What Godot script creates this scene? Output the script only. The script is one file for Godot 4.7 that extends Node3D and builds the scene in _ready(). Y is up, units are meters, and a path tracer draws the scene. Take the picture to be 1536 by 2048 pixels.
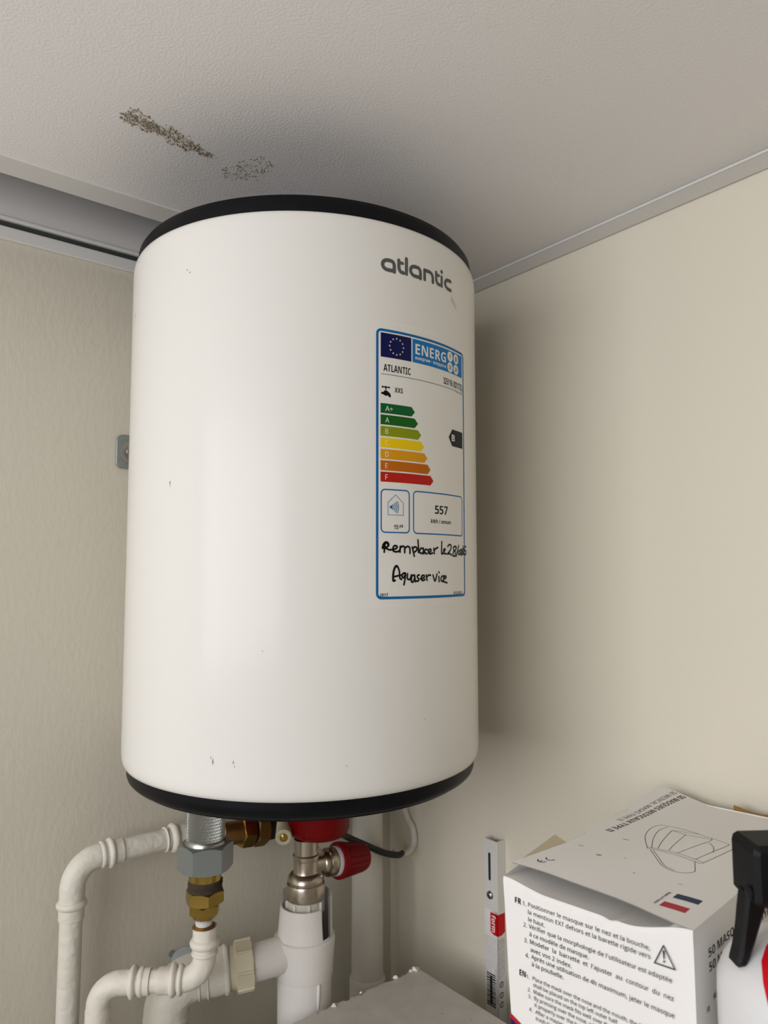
extends Node3D
# A small water heater hung in the corner of a utility room, its pipes below, a cabinet with boxes beside it.
# The corner of the room is the origin: wall_back is z = 0, wall_right is x = 0, the room lies at x < 0, z > 0.

const CEIL := 2.0721
const ROOM_X := -1.35
const ROOM_Z := 1.9
const WIN_Y0 := 1.52
const WIN_Y1 := 2.05
const WIN_Z0 := 0.12
const WIN_Z1 := 1.25
const EXPOSURE := 1.0
const DAY_ENERGY := 1.0
const SKY_ENERGY := 0.8
const R := 0.1435                      # radius of the white shell
const TANK := Vector3(-0.2164, 1.593, 0.1552)
const PHI0 := -13.413                  # left border of the energy label, degrees round the shell

var M := {}
var glyphs := {}
var fonts := {}
var ink := Color.WHITE
var rng := RandomNumberGenerator.new()


func _ready():
	# ---- camera, sky, light, exposure
	var cam := Camera3D.new()
	cam.name = "camera"
	cam.fov = 69.656
	cam.near = 0.02
	cam.far = 50.0
	var right := Vector3(0.7836, -0.0021, 0.6213)
	var up := Vector3(-0.0559, 0.9957, 0.0739)
	cam.transform = Transform3D(Basis(right, up, right.cross(up)).orthonormalized(), Vector3(-0.5535, 1.75, 0.6873))
	var lens := CameraAttributesPhysical.new()       # the blur of a phone's lens focused on the heater
	lens.frustum_focal_length = 17.248
	lens.frustum_focus_distance = 0.50
	lens.frustum_near = 0.02
	lens.frustum_far = 50.0
	lens.exposure_aperture = 8.0
	cam.attributes = lens
	add_child(cam)
	cam.current = true
	var env := Environment.new()
	env.background_mode = Environment.BG_SKY
	var sky_mat := ProceduralSkyMaterial.new()
	sky_mat.sky_top_color = Color(0.80, 0.84, 0.88)
	sky_mat.sky_horizon_color = Color(0.93, 0.93, 0.91)
	sky_mat.ground_bottom_color = Color(0.55, 0.53, 0.50)
	sky_mat.ground_horizon_color = Color(0.80, 0.79, 0.76)
	sky_mat.sky_energy_multiplier = SKY_ENERGY
	sky_mat.ground_energy_multiplier = SKY_ENERGY
	var sky := Sky.new()
	sky.sky_material = sky_mat
	env.sky = sky
	env.tonemap_mode = Environment.TONE_MAPPER_LINEAR
	env.tonemap_exposure = EXPOSURE
	env.sdfgi_enabled = true
	env.ssao_enabled = true
	env.ssil_enabled = true
	var we := WorldEnvironment.new()
	we.name = "world"
	we.environment = env
	add_child(we)
	var day := AreaLight3D.new()          # daylight in the window of the left wall
	day.name = "window_daylight"
	day.area_size = Vector2(WIN_Z1 - WIN_Z0, WIN_Y1 - WIN_Y0)
	day.light_color = Color(0.985, 0.985, 1.0)
	day.light_energy = DAY_ENERGY
	day.area_range = 12.0
	day.transform = Transform3D(Basis(Vector3.UP, -PI / 2), Vector3(ROOM_X + 0.01, (WIN_Y0 + WIN_Y1) / 2, (WIN_Z0 + WIN_Z1) / 2))
	day.shadow_enabled = true
	add_child(day)

	rng.seed = 7
	materials()
	room()
	trims()
	water_heater()
	cabinet()
	mask_boxes()
	dielectric_union()
	safety_valve()
	drain_funnel()
	waste_pipe()
	cold_pipe()
	hot_pipe()
	brass_fitting()
	corner_pipe()
	power_cable()
	shelf_rail()
	spray_bottle()


# ------------------------------------------------------------------ nodes
func thing(called: String, label: String, category: String, at := Vector3.ZERO, basis := Basis()) -> Node3D:
	var o := Node3D.new()
	o.name = called
	o.transform = Transform3D(basis, at)
	o.set_meta("label", label)
	o.set_meta("category", category)
	add_child(o, true)
	return o


func part(called: String, st: SurfaceTool, m: Material, parent: Node, kind := "") -> MeshInstance3D:
	var o := MeshInstance3D.new()
	o.name = called
	o.mesh = st.commit()
	o.material_override = null
	for i in o.mesh.get_surface_count():
		o.mesh.surface_set_material(i, m)
	if kind:
		o.set_meta("kind", kind)
	parent.add_child(o, true)
	return o


func begin() -> SurfaceTool:
	var st := SurfaceTool.new()
	st.begin(Mesh.PRIMITIVE_TRIANGLES)
	return st


func struct(called: String, st: SurfaceTool, m: Material, parent: Node = self) -> MeshInstance3D:
	return part(called, st, m, parent, "structure")


# ------------------------------------------------------------------ materials
func paint(c: Color, rough := 0.6, metal := 0.0) -> StandardMaterial3D:
	var m := StandardMaterial3D.new()
	m.albedo_color = c
	m.roughness = rough
	m.metallic = metal
	return m


func noise(freq: float, size := 512, octaves := 3, seed_ := 1, kind := FastNoiseLite.TYPE_SIMPLEX_SMOOTH) -> NoiseTexture2D:
	var n := FastNoiseLite.new()
	n.noise_type = kind
	n.frequency = freq
	n.fractal_octaves = octaves
	n.seed = seed_
	var t := NoiseTexture2D.new()
	t.width = size
	t.height = size
	t.seamless = true
	t.noise = n
	return t


func tinted(freq: float, a: Color, b: Color, seed_: int, octaves := 4) -> NoiseTexture2D:
	var t := noise(freq, 512, octaves, seed_)
	var g := Gradient.new()
	g.set_color(0, a)
	g.set_color(1, b)
	t.color_ramp = g
	return t


func relief(m: StandardMaterial3D, t: Texture2D, cm: float, per_metre: float, world := true) -> void:
	m.heightmap_enabled = true
	m.heightmap_texture = t
	m.heightmap_scale = cm
	m.uv1_triplanar = true
	m.uv1_world_triplanar = world
	m.uv1_scale = Vector3.ONE * per_metre


func materials() -> void:
	M.wall_right = paint(Color(0.89, 0.864, 0.795), 0.55)
	relief(M.wall_right, noise(0.03, 512, 3, 3), 0.012, 3.0)
	M.wall_back = paint(Color(0.835, 0.81, 0.745), 0.5)
	relief(M.wall_back, noise(0.03, 1024, 4, 4), 0.02, 3.0)
	M.wall_back.uv1_scale = Vector3(4.6, 2.2, 4.6)
	M.ceiling = paint(Color(0.965, 0.952, 0.945), 0.8)
	relief(M.ceiling, noise(0.15, 1024, 3, 5), 0.017, 2.6)
	M.wall_far = paint(Color(0.58, 0.56, 0.52), 0.7)
	M.floor = paint(Color(0.88, 0.87, 0.85), 0.5)
	M.alu = paint(Color(0.74, 0.72, 0.685), 0.42)
	M.alu_dark = paint(Color(0.87, 0.86, 0.85), 0.45)
	M.alu_light = paint(Color(0.89, 0.88, 0.865), 0.45)
	M.gasket = paint(Color(0.22, 0.24, 0.23), 0.5)
	M.frame = paint(Color(0.88, 0.88, 0.86), 0.4)
	M.pane = paint(Color(0.95, 0.98, 0.97, 0.06), 0.02)
	M.pane.transparency = BaseMaterial3D.TRANSPARENCY_ALPHA
	M.shell = paint(Color(0.90, 0.89, 0.865), 0.2)
	M.shell.metallic_specular = 0.3
	M.cap = paint(Color(0.03, 0.034, 0.05), 0.42)
	M.cap.metallic_specular = 0.3
	M.base = paint(Color(0.62, 0.58, 0.52), 0.5)
	M.zinc = paint(Color(0.62, 0.65, 0.65), 0.38, 0.85)
	M.zinc_dull = paint(Color(0.60, 0.63, 0.62), 0.5, 0.7)
	M.steel = paint(Color(0.70, 0.70, 0.69), 0.28, 1.0)
	M.brass = paint(Color(0.70, 0.59, 0.31), 0.27, 1.0)
	M.brass_dull = paint(Color(0.50, 0.37, 0.18), 0.45, 0.8)
	M.copper = paint(Color(0.58, 0.43, 0.26), 0.4, 0.9)
	M.hemp = paint(Color(0.24, 0.20, 0.15), 0.95)
	M.nickel = paint(Color(0.74, 0.70, 0.64), 0.3, 1.0)
	M.red = paint(Color(0.47, 0.006, 0.02), 0.45)
	M.red.metallic_specular = 0.3
	M.gasket_white = paint(Color(0.80, 0.80, 0.79), 0.5)
	M.pvc = paint(Color(0.915, 0.90, 0.875), 0.3)
	M.sleeve = paint(Color(0.85, 0.83, 0.78), 0.35)
	M.ivory = paint(Color(0.85, 0.82, 0.71), 0.35)
	M.ivory.backlight_enabled = true
	M.ivory.backlight = Color(0.3, 0.28, 0.22)
	M.painted = paint(Color(0.88, 0.86, 0.81), 0.5)
	relief(M.painted, noise(0.022, 512, 2, 9), 0.075, 9.0, false)
	M.painted_dim = paint(Color(0.84, 0.82, 0.77), 0.55)
	relief(M.painted_dim, noise(0.03, 512, 3, 12), 0.04, 6.0, false)
	M.rubber = paint(Color(0.025, 0.025, 0.03), 0.5)
	M.black = paint(Color(0.045, 0.043, 0.05), 0.55)
	M.black.metallic_specular = 0.35
	M.board = paint(Color(0.79, 0.77, 0.735), 0.5)
	M.board.albedo_texture = tinted(0.02, Color(0.93, 0.93, 0.93), Color(1, 1, 1), 21)
	relief(M.board, noise(0.06, 512, 3, 22), 0.01, 4.0)
	M.chip = paint(Color(0.93, 0.91, 0.87), 0.9)
	M.cab = paint(Color(0.82, 0.81, 0.78), 0.5)
	M.rail = paint(Color(0.87, 0.86, 0.84), 0.35)
	M.slot = paint(Color(0.10, 0.10, 0.09), 0.8)
	M.bottle = paint(Color(0.86, 0.86, 0.86), 0.4)
	M.print = paint(Color.WHITE, 0.45)            # card, labels and what is printed on them: vertex colours
	M.print.metallic_specular = 0.3
	M.print.vertex_color_use_as_albedo = true
	M.card = paint(Color.WHITE, 0.62)
	M.card.metallic_specular = 0.3
	M.card.vertex_color_use_as_albedo = true
	M.knurl = paint(Color(0.72, 0.73, 0.71), 0.34, 0.85)
	var im := Image.create(64, 64, false, Image.FORMAT_RF)
	for y in 64:
		for x in 64:
			var a: float = absf(fposmod(float(x + y), 32.0) / 16.0 - 1.0)
			var b: float = absf(fposmod(float(x - y), 32.0) / 16.0 - 1.0)
			im.set_pixel(x, y, Color(minf(a, b), 0, 0))
	M.knurl.heightmap_enabled = true
	M.knurl.heightmap_texture = ImageTexture.create_from_image(im)
	M.knurl.heightmap_scale = 0.11
	M.knurl.uv1_scale = Vector3(36, 5, 1)


# ------------------------------------------------------------------ shapes
func vert(st: SurfaceTool, p: Vector3, n: Vector3, uv := Vector2.ZERO) -> void:
	st.set_normal(n)
	st.set_uv(uv)
	st.set_color(ink)
	st.add_vertex(p)


func tri(st: SurfaceTool, a: Vector3, b: Vector3, c: Vector3, na: Vector3, nb: Vector3, nc: Vector3, ua := Vector2.ZERO, ub := Vector2.ZERO, uc := Vector2.ZERO) -> void:
	vert(st, a, na, ua)
	if (b - a).cross(c - a).dot(na + nb + nc) > 0.0:
		vert(st, c, nc, uc)
		vert(st, b, nb, ub)
	else:
		vert(st, b, nb, ub)
		vert(st, c, nc, uc)


func quad(st: SurfaceTool, a: Vector3, b: Vector3, c: Vector3, d: Vector3, n: Vector3) -> void:
	tri(st, a, b, c, n, n, n)
	tri(st, a, c, d, n, n, n)


func face(st: SurfaceTool, a: Vector3, b: Vector3, c: Vector3, d: Vector3, outward: Vector3) -> void:
	var n := (c - a).cross(d - b).normalized()
	if n.dot(outward) < 0.0:
		n = -n
	quad(st, a, b, c, d, n)


func box(st: SurfaceTool, at: Vector3, size: Vector3, bevel := 0.0, basis := Basis()) -> void:
	var h := size / 2
	var b := minf(bevel, minf(h.x, minf(h.y, h.z)) * 0.9)
	var xf := Transform3D(basis, at)
	var p := func(s: Vector3, k: int) -> Vector3:
		var q := Vector3(s.x * (h.x - b), s.y * (h.y - b), s.z * (h.z - b))
		q[k] = s[k] * h[k]
		return xf * q
	for k in 3:
		var i := (k + 1) % 3
		var j := (k + 2) % 3
		for sk in [-1.0, 1.0]:
			var s := Vector3.ZERO
			s[k] = sk
			var c: Array[Vector3] = []
			for q in [[-1, -1], [1, -1], [1, 1], [-1, 1]]:
				s[i] = q[0]
				s[j] = q[1]
				c.append(p.call(s, k))
			var n := Vector3.ZERO
			n[k] = sk
			quad(st, c[0], c[1], c[2], c[3], basis * n)
			if b > 0.0:
				for si in [-1.0, 1.0]:          # the edge between the faces k and i
					var e0 := Vector3.ZERO
					e0[k] = sk
					e0[i] = si
					var e1 := e0
					e0[j] = -1
					e1[j] = 1
					var en := Vector3.ZERO
					en[k] = sk
					en[i] = si
					quad(st, p.call(e0, k), p.call(e1, k), p.call(e1, i), p.call(e0, i), (basis * en).normalized())
	if b > 0.0:
		for sx in [-1.0, 1.0]:
			for sy in [-1.0, 1.0]:
				for sz in [-1.0, 1.0]:
					var s := Vector3(sx, sy, sz)
					var n: Vector3 = (basis * s).normalized()
					tri(st, p.call(s, 0), p.call(s, 1), p.call(s, 2), n, n, n)


# prof: (radius, height) from bottom to top along the outside
func lathe(st: SurfaceTool, prof: Array, xf := Transform3D(), segs := 48, a0 := 0.0, a1 := TAU, crease := 40.0) -> void:
	var k := prof.size() - 1
	var seg: Array[Vector2] = []
	for i in k:
		var d: Vector2 = prof[i + 1] - prof[i]
		seg.append(Vector2(d.y, -d.x).normalized())
	var run := 0.0
	var total := 0.0
	for i in k:
		total += prof[i].distance_to(prof[i + 1])
	for i in k:
		var n0 := seg[i]
		var n1 := seg[i]
		if i > 0 and rad_to_deg(seg[i].angle_to(seg[i - 1])) < crease and rad_to_deg(seg[i].angle_to(seg[i - 1])) > -crease:
			n0 = (seg[i] + seg[i - 1]).normalized()
		if i < k - 1 and absf(rad_to_deg(seg[i].angle_to(seg[i + 1]))) < crease:
			n1 = (seg[i] + seg[i + 1]).normalized()
		var v0 := run / total
		run += prof[i].distance_to(prof[i + 1])
		var v1 := run / total
		for s in segs:
			var t0 := float(s) / segs
			var t1 := float(s + 1) / segs
			var f0 := lerpf(a0, a1, t0)
			var f1 := lerpf(a0, a1, t1)
			var c0 := Vector3(sin(f0), 0, cos(f0))
			var c1 := Vector3(sin(f1), 0, cos(f1))
			var p: Array[Vector3] = []
			var n: Array[Vector3] = []
			for q in [[c0, prof[i], n0], [c1, prof[i], n0], [c1, prof[i + 1], n1], [c0, prof[i + 1], n1]]:
				p.append(xf * (q[0] * q[1].x + Vector3.UP * q[1].y))
				n.append((xf.basis * (q[0] * q[2].x + Vector3.UP * q[2].y)).normalized())
			if prof[i].x > 1e-6:
				tri(st, p[0], p[1], p[2], n[0], n[1], n[2], Vector2(t0, v0), Vector2(t1, v0), Vector2(t1, v1))
			if prof[i + 1].x > 1e-6:
				tri(st, p[0], p[2], p[3], n[0], n[2], n[3], Vector2(t0, v0), Vector2(t1, v1), Vector2(t0, v1))


# a frame whose y axis points along d
func along(at: Vector3, d: Vector3) -> Transform3D:
	var y := d.normalized()
	var x := y.cross(Vector3(0, 0, 1) if absf(y.z) < 0.9 else Vector3(1, 0, 0)).normalized()
	return Transform3D(Basis(x, y, x.cross(y)), at)


func rounded_path(pts: Array, r: float, n := 10) -> Array:
	var out := [pts[0]]
	for i in range(1, pts.size() - 1):
		var a: Vector3 = (pts[i - 1] - pts[i]).normalized()
		var b: Vector3 = (pts[i + 1] - pts[i]).normalized()
		var half := a.angle_to(b) / 2
		var t := r / tan(half)
		var p0: Vector3 = pts[i] + a * t
		var p1: Vector3 = pts[i] + b * t
		var c: Vector3 = pts[i] + (a + b).normalized() * (r / sin(half))
		for k in n + 1:
			var v: Vector3 = (p0 - c).slerp(p1 - c, float(k) / n)
			out.append(c + v)
	out.append(pts[-1])
	return out


func sweep(st: SurfaceTool, pts: Array, rads, segs := 20, capped := true) -> void:
	var n := pts.size()
	var tang: Array[Vector3] = []
	for i in n:
		tang.append((pts[mini(i + 1, n - 1)] - pts[maxi(i - 1, 0)]).normalized())
	var u := tang[0].cross(Vector3(0.31, 0.2, 0.93)).normalized()
	var us: Array[Vector3] = [u]
	for i in range(1, n):
		u = (u - tang[i] * u.dot(tang[i])).normalized()
		us.append(u)
	var rad := func(i: int) -> float: return rads[i] if rads is Array else rads
	for i in n - 1:
		var slope: float = (rad.call(i) - rad.call(i + 1)) / maxf(1e-6, pts[i].distance_to(pts[i + 1]))
		for s in segs:
			var p := []
			var m := []
			for q in [[i, s], [i, s + 1], [i + 1, s + 1], [i + 1, s]]:
				var a: float = TAU * q[1] / segs
				var w: Vector3 = tang[q[0]].cross(us[q[0]])
				var d: Vector3 = us[q[0]] * cos(a) + w * sin(a)
				p.append(pts[q[0]] + d * rad.call(q[0]))
				m.append((d + tang[q[0]] * slope).normalized())
			tri(st, p[0], p[1], p[2], m[0], m[1], m[2])
			tri(st, p[0], p[2], p[3], m[0], m[2], m[3])
	if capped:
		for e in [0, n - 1]:
			var nn := tang[e] * (-1.0 if e == 0 else 1.0)
			for s in segs:
				var a0 := TAU * s / segs
				var a1 := TAU * (s + 1) / segs
				var w := tang[e].cross(us[e])
				tri(st, pts[e], pts[e] + (us[e] * cos(a0) + w * sin(a0)) * rad.call(e), pts[e] + (us[e] * cos(a1) + w * sin(a1)) * rad.call(e), nn, nn, nn)


# a nut along y from 0 to h; af: across flats; the corners chamfered as on a turned nut
func nut(st: SurfaceTool, xf: Transform3D, af: float, h: float, bore: float, sides := 6, top := true, bottom := true) -> void:
	var per := 10
	var count := sides * per
	var rin := af / 2
	var rch := rin * 0.97
	var rho := func(k: int) -> float:
		var a := fposmod(float(k), per) / per - 0.5
		return rin / cos(a * TAU / sides)
	var cut := func(r: float) -> float: return (r - rch) * 0.5
	for k in count:
		var a0 := TAU * k / count
		var a1 := TAU * (k + 1) / count
		var d0 := Vector3(sin(a0), 0, cos(a0))
		var d1 := Vector3(sin(a1), 0, cos(a1))
		var r0: float = rho.call(k)
		var r1: float = rho.call(k + 1)
		var mid := TAU * (floorf(float(k) / per) + 0.5) / sides
		var n: Vector3 = xf.basis * Vector3(sin(mid), 0, cos(mid))
		var t0: float = h - (cut.call(r0) if top else 0.0)
		var t1: float = h - (cut.call(r1) if top else 0.0)
		var b0: float = cut.call(r0) if bottom else 0.0
		var b1: float = cut.call(r1) if bottom else 0.0
		quad(st, xf * (d0 * r0 + Vector3.UP * b0), xf * (d1 * r1 + Vector3.UP * b1), xf * (d1 * r1 + Vector3.UP * t1), xf * (d0 * r0 + Vector3.UP * t0), n)
		for e in [[t0, t1, h, 1.0], [b0, b1, 0.0, -1.0]]:
			var out: Vector3 = xf.basis * ((d0 + d1) * 0.4 + Vector3.UP * e[3]).normalized()
			face(st, xf * (d0 * r0 + Vector3.UP * e[0]), xf * (d1 * r1 + Vector3.UP * e[1]), xf * (d1 * rch + Vector3.UP * e[2]), xf * (d0 * rch + Vector3.UP * e[2]), out)
			quad(st, xf * (d0 * rch + Vector3.UP * e[2]), xf * (d1 * rch + Vector3.UP * e[2]), xf * (d1 * bore + Vector3.UP * e[2]), xf * (d0 * bore + Vector3.UP * e[2]), xf.basis * Vector3.UP * e[3])


# an outline in x, y drawn out along z from -depth/2 to depth/2, its rims chamfered
func extrude(st: SurfaceTool, outline: PackedVector2Array, depth: float, bevel := 0.0, xf := Transform3D()) -> void:
	var o := outline
	if Geometry2D.is_polygon_clockwise(o):
		o.reverse()
	var inner := o
	if bevel > 0.0:
		inner = PackedVector2Array()
		for i in o.size():
			var a := (o[i] - o[i - 1]).normalized()
			var b := (o[(i + 1) % o.size()] - o[i]).normalized()
			var m := (Vector2(-a.y, a.x) + Vector2(-b.y, b.x)).normalized()
			inner.append(o[i] + m * bevel / maxf(0.4, m.dot(Vector2(-a.y, a.x))))
	var h := depth / 2
	var ids := Geometry2D.triangulate_polygon(inner)
	for s in [-1.0, 1.0]:
		var n: Vector3 = xf.basis * Vector3(0, 0, s)
		for i in range(0, ids.size(), 3):
			var q := []
			for j in 3:
				q.append(xf * Vector3(inner[ids[i + j]].x, inner[ids[i + j]].y, s * h))
			tri(st, q[0], q[1], q[2], n, n, n)
	for i in o.size():
		var j := (i + 1) % o.size()
		var e := (o[j] - o[i]).normalized()
		var n: Vector3 = xf.basis * Vector3(e.y, -e.x, 0)
		quad(st, xf * Vector3(o[i].x, o[i].y, -h + bevel), xf * Vector3(o[j].x, o[j].y, -h + bevel), xf * Vector3(o[j].x, o[j].y, h - bevel), xf * Vector3(o[i].x, o[i].y, h - bevel), n)
		if bevel > 0.0:
			for s in [-1.0, 1.0]:
				face(st, xf * Vector3(o[i].x, o[i].y, s * (h - bevel)), xf * Vector3(o[j].x, o[j].y, s * (h - bevel)), xf * Vector3(inner[j].x, inner[j].y, s * h), xf * Vector3(inner[i].x, inner[i].y, s * h), n + xf.basis * Vector3(0, 0, s))


# ------------------------------------------------------------------ print: flat shapes laid on a surface. map.call(u, v, lift) gives [point, normal]; u, v in millimetres, v upwards
func lay(st: SurfaceTool, a: Vector2, b: Vector2, c: Vector2, map: Callable, lift: float, most: float) -> void:
	var ab := a.distance_to(b)
	var bc := b.distance_to(c)
	var ca := c.distance_to(a)
	if maxf(ab, maxf(bc, ca)) > most:
		if ab >= bc and ab >= ca:
			lay(st, a, (a + b) / 2, c, map, lift, most)
			lay(st, (a + b) / 2, b, c, map, lift, most)
		elif bc >= ca:
			lay(st, a, b, (b + c) / 2, map, lift, most)
			lay(st, a, (b + c) / 2, c, map, lift, most)
		else:
			lay(st, a, b, (c + a) / 2, map, lift, most)
			lay(st, (c + a) / 2, b, c, map, lift, most)
		return
	var p: Array = map.call(a.x, a.y, lift)
	var q: Array = map.call(b.x, b.y, lift)
	var r: Array = map.call(c.x, c.y, lift)
	tri(st, p[0], q[0], r[0], p[1], q[1], r[1])


func fill(st: SurfaceTool, pts: Array, map: Callable, lift := 1.0, most := 5.0) -> void:
	var poly := PackedVector2Array(pts)
	var ids := Geometry2D.triangulate_polygon(poly)
	for i in range(0, ids.size(), 3):
		lay(st, poly[ids[i]], poly[ids[i + 1]], poly[ids[i + 2]], map, lift, most)


func rect(st: SurfaceTool, u0: float, v0: float, u1: float, v1: float, map: Callable, lift := 1.0, most := 5.0) -> void:
	fill(st, [Vector2(u0, v0), Vector2(u1, v0), Vector2(u1, v1), Vector2(u0, v1)], map, lift, most)


func disc(st: SurfaceTool, c: Vector2, r: float, map: Callable, lift := 1.0, n := 20) -> void:
	var pts := []
	for i in n:
		pts.append(c + Vector2.from_angle(TAU * i / n) * r)
	fill(st, pts, map, lift)


func stroke(st: SurfaceTool, pts: Array, w: float, map: Callable, lift := 1.0, joins := true, most := 5.0) -> void:
	for i in pts.size() - 1:
		var a: Vector2 = pts[i]
		var b: Vector2 = pts[i + 1]
		var d := (b - a).normalized()
		var n := Vector2(-d.y, d.x) * w / 2
		lay(st, a + n, b + n, b - n, map, lift, most)
		lay(st, a + n, b - n, a - n, map, lift, most)
	if joins:
		for p in pts:
			disc(st, p, w / 2, map, lift, 10)


func smooth(pts: Array, n := 6) -> Array:
	var out := []
	for i in pts.size() - 1:
		var p0: Vector2 = pts[maxi(i - 1, 0)]
		var p3: Vector2 = pts[mini(i + 2, pts.size() - 1)]
		for k in n:
			out.append((pts[i] as Vector2).cubic_interpolate(pts[i + 1], p0, p3, float(k) / n))
	out.append(pts[-1])
	return out


func round_rect(u0: float, v0: float, u1: float, v1: float, r: float) -> Array:
	var out := []
	for q in [[u1 - r, v1 - r, 0], [u0 + r, v1 - r, 1], [u0 + r, v0 + r, 2], [u1 - r, v0 + r, 3]]:
		for k in 6:
			out.append(Vector2(q[0], q[1]) + Vector2.from_angle((q[2] + k / 5.0) * PI / 2) * r)
	out.append(out[0])
	return out


# the triangles of a line of text, baseline at 0, capitals 1 high, starting at 0; and its width
func glyph(s: String, bold: bool) -> Array:
	var key := s + ("#" if bold else "")
	if glyphs.has(key):
		return glyphs[key]
	if not fonts.has(bold):
		var f := SystemFont.new()
		f.font_names = PackedStringArray(["Droid Sans"])
		f.font_weight = 700 if bold else 400
		var h := text_mesh("H", f)
		fonts[bold] = [f, h.get_aabb().position.y, h.get_aabb().size.y]
	var t := text_mesh(s, fonts[bold][0])
	var arrays := t.get_mesh_arrays()
	var vs: PackedVector3Array = arrays[Mesh.ARRAY_VERTEX]
	var ids: PackedInt32Array = arrays[Mesh.ARRAY_INDEX] if arrays[Mesh.ARRAY_INDEX] != null else PackedInt32Array(range(vs.size()))
	var x0 := INF
	var x1 := -INF
	for v in vs:
		x0 = minf(x0, v.x)
		x1 = maxf(x1, v.x)
	var out := PackedVector2Array()
	for i in ids:
		out.append(Vector2(vs[i].x - x0, vs[i].y - fonts[bold][1]) / fonts[bold][2])
	glyphs[key] = [out, (x1 - x0) / fonts[bold][2]]
	return glyphs[key]


func text_mesh(s: String, f: Font) -> TextMesh:
	var t := TextMesh.new()
	t.font = f
	t.text = s
	t.font_size = 48
	t.pixel_size = 0.01
	t.depth = 0.0
	t.curve_step = 3.0
	return t


# a line of text whose print runs from u0 to u1 (u1 = 0: natural width), its baseline at v, its capitals cap high
func write(st: SurfaceTool, s: String, bold: bool, u0: float, u1: float, v: float, cap: float, map: Callable, lift := 2.0, most := 6.0) -> void:
	var g := glyph(s, bold)
	var k: float = cap if u1 == 0.0 else (u1 - u0) / g[1]
	var t: PackedVector2Array = g[0]
	for i in range(0, t.size(), 3):
		lay(st, Vector2(u0 + t[i].x * k, v + t[i].y * cap), Vector2(u0 + t[i + 1].x * k, v + t[i + 1].y * cap), Vector2(u0 + t[i + 2].x * k, v + t[i + 2].y * cap), map, lift, most)


func colour(c: Color) -> void:
	ink = c.srgb_to_linear()


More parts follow.
